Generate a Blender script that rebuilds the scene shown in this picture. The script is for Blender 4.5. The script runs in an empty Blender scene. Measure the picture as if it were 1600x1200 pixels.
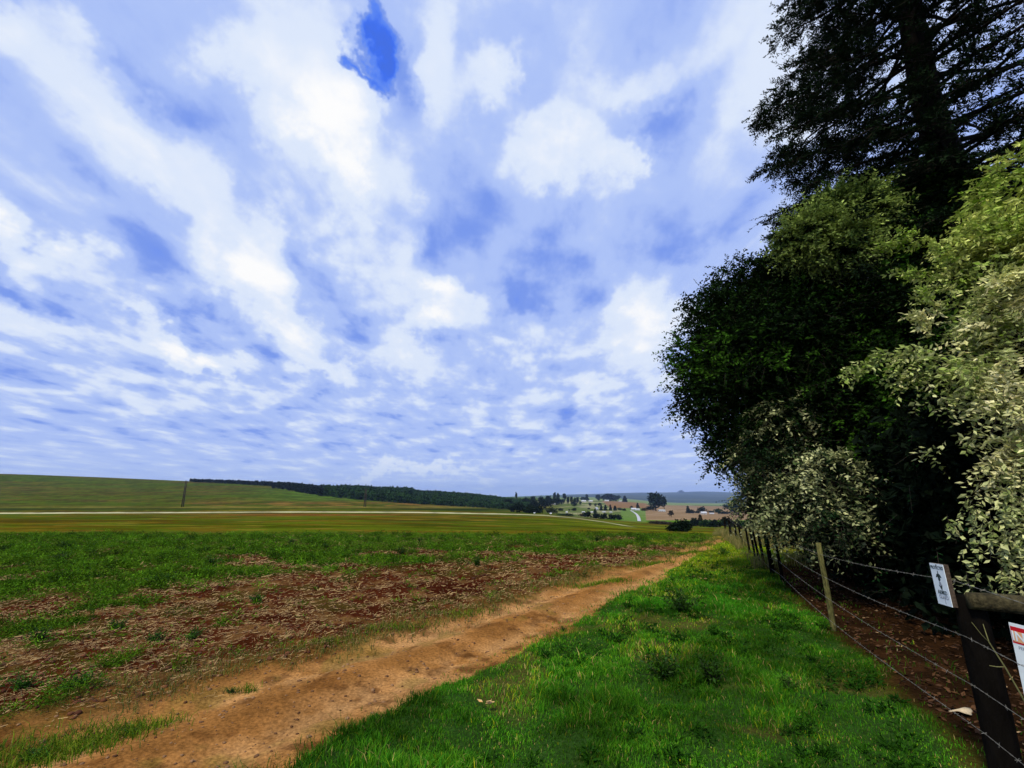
import bpy, math, random
import numpy as np
from mathutils import Vector, Matrix
R = math.radians
rng = np.random.default_rng(7)
random.seed(7)
SC = bpy.context.scene
COL = SC.collection

# ------------------------------------------------------------------ camera
F = 740.0
PITCH = R(13.08)
CH = 1.70
cam_d = bpy.data.cameras.new("camera")
cam_d.sensor_width = 36.0
cam_d.lens = 36.0 * F / 1600.0
cam_d.clip_start = 0.05
cam_d.clip_end = 30000
cam = bpy.data.objects.new("camera", cam_d)
cam.location = (0, 0, CH)
cam.rotation_euler = (math.pi / 2 + PITCH, 0, 0)
COL.objects.link(cam)
SC.camera = cam
SC.view_settings.view_transform = 'Standard'
SC.view_settings.look = 'None'
SC.view_settings.exposure = 0.0
SC.view_settings.gamma = 1.0
SC.cycles.use_denoising = True
SC.cycles.max_bounces = 6
SC.cycles.diffuse_bounces = 3
SC.cycles.transparent_max_bounces = 8
SC.cycles.volume_bounces = 0
SC.cycles.sample_clamp_indirect = 4.0

CP, SP = math.cos(PITCH), math.sin(PITCH)
def s_of_row(row):                       # slope Z/Y (relative to camera) seen at an image row
    return np.tan(np.arctan((600.0 - row) / F) + PITCH)
def row_of_s(s):
    return 600.0 - F * np.tan(np.arctan(s) - PITCH)
def at(px, row, Y):                      # world point on the ray of a photo pixel at depth Y
    s = s_of_row(row)
    return np.array([(px - 800) / F * (CP + s * SP) * Y, Y, CH + s * Y])
def gnd(px, row):                        # where that ray meets level ground
    s = s_of_row(row)
    return at(px, row, -CH / s)

# ------------------------------------------------------------------ sky + sun
SUN_EL, SUN_AZ = R(52), R(215)           # azimuth measured from +Y clockwise: behind and left of the camera
w = bpy.data.worlds.new("World")
SC.world = w
w.use_nodes = True
NT = w.node_tree
NT.nodes.clear()
def N(t, **kw):
    n = NT.nodes.new(t)
    for k, v in kw.items():
        setattr(n, k, v)
    return n
def L(a, b):
    NT.links.new(a, b)
def wm(op, a, b=None, clamp=False):
    n = N('ShaderNodeMath', operation=op)
    n.use_clamp = clamp
    for i, v in enumerate((a, b)):
        if v is None: continue
        if isinstance(v, (int, float)): n.inputs[i].default_value = v
        else: L(v, n.inputs[i])
    return n.outputs[0]
def wmap(x, a, b, c, d, smooth=True):
    n = N('ShaderNodeMapRange')
    if smooth: n.interpolation_type = 'SMOOTHSTEP'
    L(x, n.inputs[0])
    for i, v in enumerate((a, b, c, d)): n.inputs[1 + i].default_value = v
    return n.outputs[0]
sky = N('ShaderNodeTexSky', sky_type='NISHITA')
sky.sun_disc = False
sky.sun_elevation = SUN_EL
sky.sun_rotation = SUN_AZ
sky.air_density = 1.0
sky.dust_density = 0.6
tc = N('ShaderNodeTexCoord')
gen = tc.outputs['Generated']
sep = N('ShaderNodeSeparateXYZ'); L(gen, sep.inputs[0])
zc = wm('MAXIMUM', sep.outputs[2], 0.0)
zz = wm('ADD', zc, 0.11)
comb = N('ShaderNodeCombineXYZ')
L(wm('DIVIDE', sep.outputs[0], zz), comb.inputs[0])
L(wm('DIVIDE', sep.outputs[1], zz), comb.inputs[1])
plane = comb.outputs[0]
def noise(vec, scale, detail, rough, sx=1.0, sy=1.0, rot=0.0, off=(0, 0, 0), dist=0.0, color=False):
    m = N('ShaderNodeMapping')
    m.inputs['Location'].default_value = off
    m.inputs['Rotation'].default_value = (0, 0, rot)
    m.inputs['Scale'].default_value = (sx, sy, 1)
    L(vec, m.inputs[0])
    n = N('ShaderNodeTexNoise')
    n.inputs['Scale'].default_value = scale
    n.inputs['Detail'].default_value = detail
    n.inputs['Roughness'].default_value = rough
    n.inputs['Distortion'].default_value = dist
    L(m.outputs[0], n.inputs['Vector'])
    return n.outputs[1] if color else n.outputs[0]
# warped viewing direction for the individual clouds
wn = noise(gen, 3.2, 6, 0.62, color=True, off=(3, 1, 0))
vm = N('ShaderNodeVectorMath', operation='SUBTRACT'); L(wn, vm.inputs[0]); vm.inputs[1].default_value = (.5, .5, .5)
vs = N('ShaderNodeVectorMath', operation='SCALE'); L(vm.outputs[0], vs.inputs[0]); vs.inputs['Scale'].default_value = 0.42
va = N('ShaderNodeVectorMath', operation='ADD'); L(gen, va.inputs[0]); L(vs.outputs[0], va.inputs[1])
gw = va.outputs[0]
# individual clouds: (px, row, half width, half height, roll deg, weight)
CLOUDS = [
 (455, 165, 75, 110, 10, .50), (490, 260, 50, 60, 20, .26), (150, 45, 60, 40, -25, .30), (30, 30, 60, 40, 0, .28),
 (200, 190, 120, 70, -40, .28), (340, 320, 150, 45, -35, .28), (30, 345, 90, 35, -25, .42), (350, 110, 50, 50, 0, .25),
 (690, 60, 50, 90, 0, .36), (810, 150, 50, 50, -30, .40), (900, 265, 75, 50, 20, .50), (990, 110, 60, 50, 0, .30),
 (1180, 60, 110, 140, 0, .34), (985, 250, 22, 30, 0, .25), (420, 430, 80, 60, -30, .36), (700, 445, 60, 28, -10, .48),
 (690, 505, 70, 32, 10, .46), (450, 500, 90, 35, -25, .34), (225, 525, 75, 28, -22, .42), (310, 580, 60, 18, -25, .30),
 (1000, 530, 70, 55, 40, .42), (520, 555, 120, 22, -10, .25), (120, 570, 200, 18, -15, .18), (60, 500, 90, 28, -20, .28),
 (790, 545, 60, 20, -5, .22), (620, 755, 110, 9, 0, .30), (880, 590, 60, 16, 0, .14), (460, 610, 60, 14, -10, .14),
 (566, 30, 22, 50, 12, -.80), (548, 95, 26, 42, -14, -.85), (522, 132, 22, 10, 0, -.6), (610, 90, 34, 40, 10, -.50), (600, 175, 40, 60, 0, -.35), (600, 180, 36, 50, -12, -.06), (592, 330, 44, 75, 0, .34), (730, 190, 40, 60, 0, .16), (280, 200, 55, 110, 38, -.40),
 (560, 465, 85, 18, -5, -.20), (840, 450, 90, 40, 0, -.30), (730, 250, 60, 50, 0, -.26), (850, 50, 40, 60, 20, -.34), (1020, 200, 50, 70, 30, -.30), (870, 175, 20, 40, 0, -.2), (900, 420, 160, 40, 0, -.34), (720, 330, 60, 70, 0, -.34), (330, 60, 120, 60, 0, -.22), (200, 330, 120, 60, -30, -.2),
 (180, 380, 160, 40, -30, -.30), (60, 450, 120, 24, -25, -.34), (270, 480, 110, 24, -22, -.32), (400, 570, 120, 16, -20, -.22),
 (1050, 180, 50, 50, 0, -.18), (640, 330, 90, 60, 0, -.16), (900, 370, 120, 30, 0, -.16), (150, 640, 150, 14, -5, -.16),
]
acc = None
for (px, row, hw, hh, roll, wt) in CLOUDS:
    e = math.atan((600 - row) / F) + PITCH
    s = math.tan(e)
    d = Vector(((px - 800) / F * (CP + s * SP), 1, s)).normalized()
    dist = math.sqrt(1 + ((px - 800) / F) ** 2 + ((row - 600) / F) ** 2) * F     # angular size of the cloud
    right = d.cross(Vector((0, 0, 1))).normalized(); up = right.cross(d).normalized()
    rr = Matrix.Rotation(R(-roll), 3, d)
    M = Matrix((rr @ right, rr @ up, -d)).transposed()
    m = N('ShaderNodeMapping', vector_type='TEXTURE')
    m.inputs['Location'].default_value = d
    m.inputs['Rotation'].default_value = M.to_euler()
    m.inputs['Scale'].default_value = (1.3 * hw / dist, 1.3 * hh / dist, 0.9)
    L(gw, m.inputs[0])
    ln = N('ShaderNodeVectorMath', operation='LENGTH'); L(m.outputs[0], ln.inputs[0])
    v = wmap(ln.outputs['Value'], 0.0, 1.30, wt * (.62 if wt > 0 else (.66 if wt < -.5 else .27)), 0.0)
    acc = v if acc is None else wm('ADD', acc, v)
n1 = noise(plane, 2.9, 8, 0.50, 1.0, 0.80, R(-8), (7.3, 2.9, 0), 0.25)
n2 = noise(plane, 5.2, 7, 0.54, 1.0, 0.42, R(-10), (1.3, 7.7, 0), 0.15)
n3 = noise(gen, 11.0, 8, 0.65, 1, 1, 0, (9, 2, 4))
dd = wm('ADD', wm('MULTIPLY', wm('SUBTRACT', n1, 0.5), 0.58), wm('MULTIPLY', wm('SUBTRACT', n2, 0.5), 0.46))
dd = wm('ADD', dd, wm('MULTIPLY', wm('SUBTRACT', n3, 0.5), 0.16))
fade = wm('MULTIPLY', wmap(sep.outputs[2], 0.0, 0.20, 0.55, 1.0), wmap(sep.outputs[2], 0.25, 0.65, 1.35, 0.85))
dd = wm('MULTIPLY', dd, fade)
dd = wm('ADD', wm('ADD', dd, acc), 0.585)
ramp = N('ShaderNodeValToRGB')
cr = ramp.color_ramp
cr.interpolation = 'EASE'
for i, (p, c) in enumerate([(0.0, (.05, .17, .95)), (.20, (.11, .25, .92)), (.38, (.20, .33, .86)), (.56, (.43, .56, .96)), (.75, (.74, .83, 1.0)), (1.0, (1.02, 1.02, 1.02))]):
    el = cr.elements[i] if i < 2 else cr.elements.new(p)
    el.position = p; el.color = (*c, 1)
L(dd, ramp.inputs[0])
hz = wmap(sep.outputs[2], 0.0, 0.10, 0.45, 0.0)
mixh = N('ShaderNodeMix', data_type='RGBA'); L(hz, mixh.inputs[0]); L(ramp.outputs[0], mixh.inputs[6]); mixh.inputs[7].default_value = (.56, .68, .98, 1)
cover = wmap(dd, -0.25, 0.25, 0.75, 1.0)
bg_sky = N('ShaderNodeBackground'); L(sky.outputs[0], bg_sky.inputs[0]); bg_sky.inputs[1].default_value = 0.10
bg_cl = N('ShaderNodeBackground'); L(mixh.outputs[2], bg_cl.inputs[0]); bg_cl.inputs[1].default_value = 0.98
mx = N('ShaderNodeMixShader'); L(cover, mx.inputs[0]); L(bg_sky.outputs[0], mx.inputs[1]); L(bg_cl.outputs[0], mx.inputs[2])
wo = N('ShaderNodeOutputWorld'); L(mx.outputs[0], wo.inputs[0])
w.cycles.sampling_method = 'MANUAL'
w.cycles.sample_map_resolution = 512

sd = bpy.data.lights.new("sun", 'SUN')
sd.energy = 3.6; sd.angle = R(7); sd.color = (1.0, .90, .72)
so = bpy.data.objects.new("sun", sd)
sv = Vector((math.sin(SUN_AZ) * math.cos(SUN_EL), math.cos(SUN_AZ) * math.cos(SUN_EL), math.sin(SUN_EL)))
so.rotation_euler = sv.to_track_quat('Z', 'Y').to_euler()
so.location = (0, 0, 60)
COL.objects.link(so)

# ------------------------------------------------------------------ helpers
def hash2(ix, iy, seed):
    h = (ix.astype(np.int64) * 374761393 + iy.astype(np.int64) * 668265263 + seed * 982451653) & 0xffffffff
    h = ((h ^ (h >> 13)) * 1274126177) & 0xffffffff
    h = (h ^ (h >> 16)) & 0xffffffff
    return h / 4294967295.0
def vnoise(x, y, seed=0):
    ix = np.floor(x); iy = np.floor(y)
    fx = x - ix; fy = y - iy
    fx = fx * fx * (3 - 2 * fx); fy = fy * fy * (3 - 2 * fy)
    a = hash2(ix, iy, seed); b = hash2(ix + 1, iy, seed); c = hash2(ix, iy + 1, seed); d = hash2(ix + 1, iy + 1, seed)
    return (a * (1 - fx) + b * fx) * (1 - fy) + (c * (1 - fx) + d * fx) * fy
def fbm(x, y, seed=0, octv=4, gain=.5):
    t = 0; a = 1; s = 0
    for i in range(octv):
        t = t + a * vnoise(x * 2 ** i + 17.3 * i, y * 2 ** i - 9.1 * i, seed + i); s += a; a *= gain
    return t / s
def sst(x, a, b):
    t = np.clip((x - a) / (b - a), 0, 1)
    return t * t * (3 - 2 * t)
def nrm(v):
    return v / np.maximum(np.linalg.norm(v, axis=-1, keepdims=True), 1e-9)

def tag(o, label=None, cat=None, group=None, kind=None):
    if label: o['label'] = label
    if cat: o['category'] = cat
    if group: o['group'] = group
    if kind: o['kind'] = kind
    return o
def empty(name, loc=(0, 0, 0), rz=0):
    o = bpy.data.objects.new(name, None)
    o.location = loc; o.rotation_euler = (0, 0, rz)
    o.empty_display_size = .2
    COL.objects.link(o)
    return o
def mesh(V, Fc, mat=None, col=None, smooth=False, name="m"):
    """Fc: int array (n,k) or list of such arrays."""
    V = np.asarray(V, dtype=np.float32)
    fl = Fc if isinstance(Fc, list) else [Fc]
    fl = [np.asarray(f, dtype=np.int32) for f in fl if len(f)]
    me = bpy.data.meshes.new(name)
    me.vertices.add(len(V)); me.vertices.foreach_set('co', V.ravel())
    loops = np.concatenate([f.ravel() for f in fl])
    tot = np.concatenate([np.full(len(f), f.shape[1], np.int32) for f in fl])
    start = np.concatenate([[0], np.cumsum(tot)[:-1]]).astype(np.int32)
    me.loops.add(len(loops)); me.loops.foreach_set('vertex_index', loops)
    me.polygons.add(len(tot)); me.polygons.foreach_set('loop_start', start); me.polygons.foreach_set('loop_total', tot)
    me.polygons.foreach_set('use_smooth', np.full(len(tot), bool(smooth)))
    if col is not None:
        ca = me.attributes.new('col', 'FLOAT_COLOR', 'POINT')
        c4 = np.ones((len(V), 4), np.float32); c4[:, :3] = col
        ca.data.foreach_set('color', c4.ravel())
    me.update(calc_edges=True)
    me.validate(verbose=False)
    if mat: me.materials.append(mat)
    return me
def obj(name, me, parent=None, loc=(0, 0, 0)):
    o = bpy.data.objects.new(name, me)
    me.name = name
    o.location = loc
    COL.objects.link(o)
    if parent: o.parent = parent
    return o

class MB:
    """collects boxes and tubes into one mesh"""
    def __init__(s): s.v = []; s.q = []; s.t = []; s.n = 0
    def add(s, V, quads=None, tris=None):
        s.v.append(np.asarray(V, float))
        if quads is not None and len(quads): s.q.append(np.asarray(quads) + s.n)
        if tris is not None and len(tris): s.t.append(np.asarray(tris) + s.n)
        s.n += len(V)
    def box(s, c, size, rot=None, bev=0.0):
        sx, sy, sz = [k / 2 for k in size]
        V = np.array([(x, y, z) for x in (-sx, sx) for y in (-sy, sy) for z in (-sz, sz)])
        if rot is not None: V = V @ np.array(rot).T
        s.add(V + np.array(c), [(0, 1, 3, 2), (4, 6, 7, 5), (0, 4, 5, 1), (2, 3, 7, 6), (0, 2, 6, 4), (1, 5, 7, 3)])
    def tube(s, P, r, seg=8, cap=True, wob=0.0):
        P = np.asarray(P, float); n = len(P)
        r = np.full(n, r) if np.isscalar(r) else np.asarray(r, float)
        T = np.gradient(P, axis=0); T = nrm(T)
        ref = np.array([0, 0, 1.0]) if abs(T[0][2]) < .9 else np.array([1.0, 0, 0])
        A = nrm(np.cross(T, ref)); B = np.cross(T, A)
        ang = np.linspace(0, 2 * math.pi, seg, endpoint=False)
        rr = r[:, None] * (1 + (wob * (rng.random((n, seg)) - .5) if wob else 0))
        V = P[:, None] + rr[..., None] * (np.cos(ang)[None, :, None] * A[:, None] + np.sin(ang)[None, :, None] * B[:, None])
        V = V.reshape(-1, 3)
        i = np.arange(n - 1)[:, None] * seg; j = np.arange(seg)[None]; k = (j + 1) % seg
        q = np.stack([i + j, i + k, i + seg + k, i + seg + j], -1).reshape(-1, 4)
        t = []
        if cap:
            V = np.vstack([V, P[0], P[-1]])
            a, b = n * seg, n * seg + 1
            jj = np.arange(seg)
            t = np.vstack([np.stack([np.full(seg, a), (jj + 1) % seg, jj], -1), np.stack([np.full(seg, b), (n - 1) * seg + jj, (n - 1) * seg + (jj + 1) % seg], -1)])
        s.add(V, q, t if len(t) else None)
    def build(s, name, mat, parent=None, smooth=True, loc=(0, 0, 0), col=None):
        fl = []
        if s.q: fl.append(np.vstack(s.q))
        if s.t: fl.append(np.vstack(s.t))
        return obj(name, mesh(np.vstack(s.v), fl, mat, col, smooth), parent, loc)

# ------------------------------------------------------------------ materials
def newmat(name):
    m = bpy.data.materials.new(name); m.use_nodes = True
    nt = m.node_tree; nt.nodes.clear()
    return m, nt
def surf(name, base=None, var=0.35, scale=8.0, rough=.9, spec=.15, bump=0.0, bscale=40.0, trans=0.0, attr=False, metal=0.0, stretch=None, scale2=None):
    m, nt = newmat(name)
    nd = lambda t: nt.nodes.new(t)
    out = nd('ShaderNodeOutputMaterial'); bs = nd('ShaderNodeBsdfPrincipled')
    bs.inputs['Roughness'].default_value = rough
    bs.inputs['Specular IOR Level'].default_value = spec
    bs.inputs['Metallic'].default_value = metal
    tcn = nd('ShaderNodeTexCoord'); mp = nd('ShaderNodeMapping')
    if stretch: mp.inputs['Scale'].default_value = stretch
    nt.links.new(tcn.outputs['Object'], mp.inputs[0])
    no = nd('ShaderNodeTexNoise'); no.inputs['Scale'].default_value = scale; no.inputs['Detail'].default_value = 6; no.inputs['Roughness'].default_value = .65
    nt.links.new(mp.outputs[0], no.inputs['Vector'])
    mr = nd('ShaderNodeMapRange'); nt.links.new(no.outputs[0], mr.inputs[0])
    mr.inputs[1].default_value = .25; mr.inputs[2].default_value = .75; mr.inputs[3].default_value = 1 - var; mr.inputs[4].default_value = 1 + var
    fac = mr.outputs[0]
    if scale2:
        no2 = nd('ShaderNodeTexNoise'); no2.inputs['Scale'].default_value = scale2; no2.inputs['Detail'].default_value = 4
        nt.links.new(mp.outputs[0], no2.inputs['Vector'])
        mr2 = nd('ShaderNodeMapRange'); nt.links.new(no2.outputs[0], mr2.inputs[0])
        mr2.inputs[1].default_value = .3; mr2.inputs[2].default_value = .7; mr2.inputs[3].default_value = 1 - var; mr2.inputs[4].default_value = 1 + var
        mm = nd('ShaderNodeMath'); mm.operation = 'MULTIPLY'; nt.links.new(fac, mm.inputs[0]); nt.links.new(mr2.outputs[0], mm.inputs[1]); fac = mm.outputs[0]
    vsn = nd('ShaderNodeVectorMath'); vsn.operation = 'SCALE'
    if attr:
        at_ = nd('ShaderNodeAttribute'); at_.attribute_name = 'col'; nt.links.new(at_.outputs['Color'], vsn.inputs[0])
    else:
        vsn.inputs[0].default_value = base
    nt.links.new(fac, vsn.inputs['Scale'])
    nt.links.new(vsn.outputs[0], bs.inputs['Base Color'])
    if bump:
        nb = nd('ShaderNodeTexNoise'); nb.inputs['Scale'].default_value = bscale; nb.inputs['Detail'].default_value = 8; nb.inputs['Roughness'].default_value = .7
        nt.links.new(mp.outputs[0], nb.inputs['Vector'])
        bn = nd('ShaderNodeBump'); bn.inputs['Strength'].default_value = bump; bn.inputs['Distance'].default_value = 0.02
        nt.links.new(nb.outputs[0], bn.inputs['Height']); nt.links.new(bn.outputs[0], bs.inputs['Normal'])
    if trans:
        tr = nd('ShaderNodeBsdfTranslucent'); nt.links.new(vsn.outputs[0], tr.inputs[0])
        ms = nd('ShaderNodeMixShader'); ms.inputs[0].default_value = trans
        nt.links.new(bs.outputs[0], ms.inputs[1]); nt.links.new(tr.outputs[0], ms.inputs[2]); nt.links.new(ms.outputs[0], out.inputs[0])
    else:
        nt.links.new(bs.outputs[0], out.inputs[0])
    return m
M_GROUND = surf('ground', var=.38, scale=2.2, scale2=38.0, rough=1.0, spec=.0, bump=.8, bscale=26, attr=True)
M_LEAF = surf('leaf', var=.25, scale=3.0, rough=.5, spec=.10, trans=.22, attr=True)
M_DARKLEAF = surf('dark_leaf', var=.25, scale=3.0, rough=.7, spec=.03, trans=.08, attr=True)
M_GRASS = surf('grass_blade', var=.30, scale=1.6, rough=.6, spec=.04, trans=.25, attr=True)
M_STRAW = surf('straw', var=.3, scale=20, rough=.75, spec=.15, attr=True)
M_BARK = surf('bark', (.055, .042, .032), var=.5, scale=9, bump=1.0, bscale=22, stretch=(1, 1, .25))
M_BLACKBARK = surf('dark_bark', (.012, .010, .008), spec=.02, var=.5, scale=9, bump=1.0, bscale=22, stretch=(1, 1, .25))
M_TWIG = surf('twig', (.03, .024, .018), var=.3, scale=20)
M_POST = surf('lichen_wood', (.12, .115, .035), var=.55, scale=14, scale2=60, bump=.9, bscale=60, stretch=(1, 1, .3))
M_DPOST = surf('creosoted_wood', (.006, .005, .004), spec=.02, var=.5, scale=14, bump=.8, bscale=50, stretch=(1, 1, .25))
M_RAIL = surf('mossy_log', (.065, .055, .025), var=.6, scale=7, scale2=40, bump=1.0, bscale=35)
M_WIRE = surf('galvanised_wire', (.22, .21, .17), var=.35, scale=30, rough=.45, spec=.5, metal=.35)
M_WHITE = surf('white_board', (.74, .82, .84), var=.07, scale=14, rough=.85, spec=.08)
M_PLANK = surf('plank', (.09, .065, .045), var=.5, scale=30, bump=.8, bscale=80)
M_INK = surf('dark_ink', (.03, .05, .05), var=.2, scale=50, rough=.6)
M_GREY = surf('grey_ink', (.30, .33, .38), var=.2, scale=50, rough=.6)
M_RED = surf('red_ink', (.55, .012, .02), var=.12, scale=40, rough=.5)
M_ORANGE = surf('orange_ink', (.75, .42, .22), var=.12, scale=40, rough=.5)
M_WALL = surf('whitewash', (.50, .50, .48), var=.08, scale=.5)
M_ROOF = surf('pale_roof', (.46, .48, .50), var=.12, scale=.6, rough=.5, spec=.3)
M_GLASS = surf('window_pane', (.04, .05, .06), var=.2, scale=1, rough=.2, spec=.5)
M_ROAD = surf('road_surface', (.42, .43, .44), var=.12, scale=.3)
M_STONE = surf('stone', var=.3, scale=20, bump=.5, bscale=60, attr=True)

# ------------------------------------------------------------------ terrain height
YN = np.array([0.3, 6, 12, 22, 40, 80, 150, 235, 250, 262, 275, 320, 400, 600, 900, 1500, 2500, 5500, 13000, 16500])
TB = {  # photo column : image row of the ground from depth 22 m outwards
 -700: [835, 822, 812, 806, 803, 802.6, 800.6, 798.4, 794, 783, 752, 728, 740, 765, 772, 776, 779],
 0:    [835, 822, 812, 806, 803, 802.6, 800.6, 798.4, 794, 785, 761, 740, 752, 768, 774, 777, 779],
 150:  [835, 822, 812, 806, 802.6, 802, 800, 797.6, 793.5, 786, 765, 745.5, 756, 768, 774, 777, 779],
 300:  [836, 823, 812, 806, 802.4, 801.8, 799.6, 797, 793, 787, 769, 752, 760, 768, 774, 777, 779],
 430:  [836, 823, 812, 806, 801.6, 801, 799, 796.4, 793, 787.5, 772, 759, 764, 770, 774, 777, 779],
 500:  [836, 824, 813, 806, 801.4, 800.8, 798.8, 796.2, 793, 788, 775, 765.5, 769, 772, 775, 777, 779],
 650:  [836, 824, 814, 807, 802, 801.4, 799.4, 797, 795.5, 792.5, 787, 770, 772, 774, 776, 777, 779],
 740:  [836, 825, 815, 808, 804, 803.4, 801.4, 799.8, 798.6, 796.5, 792, 776, 776, 776, 777, 777, 779],
 800:  [836, 825, 816, 810, 805, 804.2, 803, 802.4, 801.4, 800, 796, 785, 778, 777, 777, 776, 778],
 870:  [836, 826, 818, 812, 808, 807.2, 806, 805, 803.4, 801, 798, 790, 782, 779, 777, 773, 776],
 950:  [836, 828, 822, 818, 815, 814.4, 813.6, 813, 811, 808, 802, 794, 786, 780, 776, 771, 775],
 1000: [836, 830, 827, 823, 818.6, 818, 817.4, 817, 815, 810, 803, 795, 788, 784, 781, 769, 774],
 1050: [837, 832.5, 830, 826, 821, 820.4, 819.6, 819, 816.6, 811.5, 805, 798, 792.5, 788.5, 785.5, 769.5, 774],
 1100: [838, 834, 831, 828, 823, 822.4, 821.6, 821, 818.6, 813.5, 807, 801, 795, 790, 786, 767, 773],
 1140: [838, 834, 831, 828, 823, 822.4, 821.6, 821, 818.6, 813.5, 807, 801, 795, 790, 786, 768.5, 773],
 1180: [838, 834, 831, 828, 823, 822.4, 821.6, 821, 818.6, 813.5, 807, 801, 795, 790, 786, 771, 774],
 1300: [838, 834, 831, 828, 823, 822.4, 821.6, 821, 818.6, 813.5, 807, 801, 795, 790, 786, 774, 776],
 2400: [838, 834, 831, 828, 823, 822.4, 821.6, 821, 818.6, 813.5, 807, 801, 795, 790, 786, 776, 778],
}
GX = np.arange(-700, 2401, 12.0)
GY = np.linspace(math.log(0.3), math.log(16500), 740)
_k = sorted(TB)
_tab = np.array([np.concatenate([[np.nan] * 3, TB[k]]) for k in _k])
_z = CH + s_of_row(_tab) * YN[None]
_z[:, :3] = 0
_zc = np.array([np.interp(GX, _k, _z[:, j]) for j in range(len(YN))])      # Yn x GX
ZG = np.array([np.interp(np.exp(GY), YN, _zc[:, i]) for i in range(len(GX))])  # GX x GY (linear in Y)
def _blur(A, ax, n):
    for _ in range(n):
        P = np.concatenate([np.take(A, [0], ax), A, np.take(A, [-1], ax)], ax)
        sl = [slice(None)] * 2
        def S(a, b):
            q = list(sl); q[ax] = slice(a, b); return P[tuple(q)]
        A = .25 * S(None, -2) + .5 * S(1, -1) + .25 * S(2, None)
    return A
ZG = _blur(_blur(ZG, 1, 3), 0, 5)
def colrow(x, y):
    r = np.hypot(x, y)
    yy = np.maximum(y, r * 0.38)
    return 800 + F * (x / np.maximum(yy, 1e-6)) / 0.962, yy
def macro(x, y):
    x = np.asarray(x, float); y = np.asarray(y, float)
    px, yy = colrow(x, y)
    gx = np.clip((px - GX[0]) / 12.0, 0, len(GX) - 1.001)
    gy = np.clip((np.log(np.maximum(yy, .31)) - GY[0]) / (GY[1] - GY[0]), 0, len(GY) - 1.001)
    i = gx.astype(int); j = gy.astype(int); fx = gx - i; fy = gy - j
    z = (ZG[i, j] * (1 - fx) + ZG[i + 1, j] * fx) * (1 - fy) + (ZG[i, j + 1] * (1 - fx) + ZG[i + 1, j + 1] * fx) * fy
    back = sst(-y, 0.0, 40.0) * sst(-y / np.maximum(np.hypot(x, y), 1e-6), 0.2, 0.8)
    return z * (1 - back)
# track edges as functions of y
RY = np.array([-40, -10, 0, 3.49, 4.57, 6.48, 9.06, 12.7, 17.3, 24, 40]); RX = np.array([-30, -10, -3.7, -1.45, -.82, .66, 2.28, 4.53, 7.2, 11.2, 21])
LY = np.array([-40, -10, 0, 3.9, 5.0, 5.96, 8.06, 10.76, 14.7, 18.6, 24, 40]); LX = np.array([-34, -13, -6.2, -3.6, -2.8, -1.95, -.35, 1.60, 4.7, 7.0, 10.4, 20])
def edgeR(y): return np.interp(y, RY, RX)
def edgeL(y): return np.interp(y, LY, LX)
def fence_x(y): return 4.03 + (y - 6.48) * .358
def zones(x, y):
    """masks: track, verge (grass between track and fence), soil (stubble), weeds, bare (litter under the trees)"""
    n = fbm(x * 1.1, y * 1.1, 3, 4) - .5
    n2 = fbm(x * .35, y * .35, 11, 4) - .5
    nf = fbm(x * 5, y * 5, 21, 3) - .5
    eR = edgeR(y) + n * .55 + nf * .25
    eL = edgeL(y) + n * .9 + nf * .3
    aR = x - eR; aL = x - eL
    farfade = 1 - sst(y, 17, 27)
    track = sst(aL, -.18, .15) * (1 - sst(aR, -.10, .08)) * (0.15 + .85 * farfade)
    fx = fence_x(y) - .05 + n * .5
    right = sst(aR, -.10, .08)
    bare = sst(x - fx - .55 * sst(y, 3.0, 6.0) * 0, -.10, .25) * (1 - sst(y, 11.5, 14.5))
    verge = right * (1 - bare)
    left = 1 - sst(aL, -.18, .15)
    wl = 14.0 + .59 * x + n * 1.8 + n2 * 2.2
    wl2 = 14.0 + .59 * x
    weeds = sst(y - wl, -1.2, .9)
    patch = sst(fbm(x * 1.9 + 5, y * 2.4 + 2, 41, 3), .58, .67) * sst(-x / np.maximum(y, 1), .45, .75)
    edgep = sst(fbm(x * 1.1, y * 1.1, 51, 3), .60, .70) * sst(aL, -1.0, -.4) * .6
    weeds = np.maximum(weeds * (1 - .92 * sst(fbm(x * .7, y * 1.1, 61, 4), .50, .60) * sst(wl2 + 6.5 - y, 0, 3)), np.maximum(patch * .9, edgep))
    far = sst(y + n * 1.2, 21.0, 23.5)
    weeds = weeds * left
    soil = left * (1 - weeds)
    return dict(track=track, verge=verge, bare=bare * right, soil=soil * (1 - far), weeds=weeds * (1 - far), far=far * left, n=n, n2=n2, nf=nf, aL=aL, aR=aR)
def micro(x, y, zn=None):
    zn = zn or zones(x, y)
    near = 1 - sst(np.hypot(x, y), 22, 45)
    rut = 0.0
    wdt = np.maximum(edgeR(y) - edgeL(y), .5); u = (x - edgeL(y)) / wdt
    rut = -.033 * np.exp(-((u - .28) / .11) ** 2) - .033 * np.exp(-((u - .78) / .13) ** 2) + .02 * np.exp(-((u - .53) / .13) ** 2)
    h = zn['track'] * (rut + .030 * (fbm(x * 1.4, y * 1.4, 71, 4) - .5) + .026 * (fbm(x * 9, y * 9, 81, 4) - .5))
    h += (zn['soil'] + zn['weeds']) * (.03 + .10 * (fbm(x * 1.3, y * 1.3, 91, 4) - .5) + .07 * (fbm(x * 6, y * 6, 95, 3) - .5))
    h += zn['verge'] * (.05 + .10 * (fbm(x * .9, y * .9, 101, 3) - .5) + .05 * (fbm(x * 4, y * 4, 105, 3) - .5))
    h += zn['bare'] * (.03 + .04 * (fbm(x * 3, y * 3, 111, 4) - .5))
    return h * near
def H(x, y):
    x = np.asarray(x, float); y = np.asarray(y, float)
    return macro(x, y) + micro(x, y)

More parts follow.
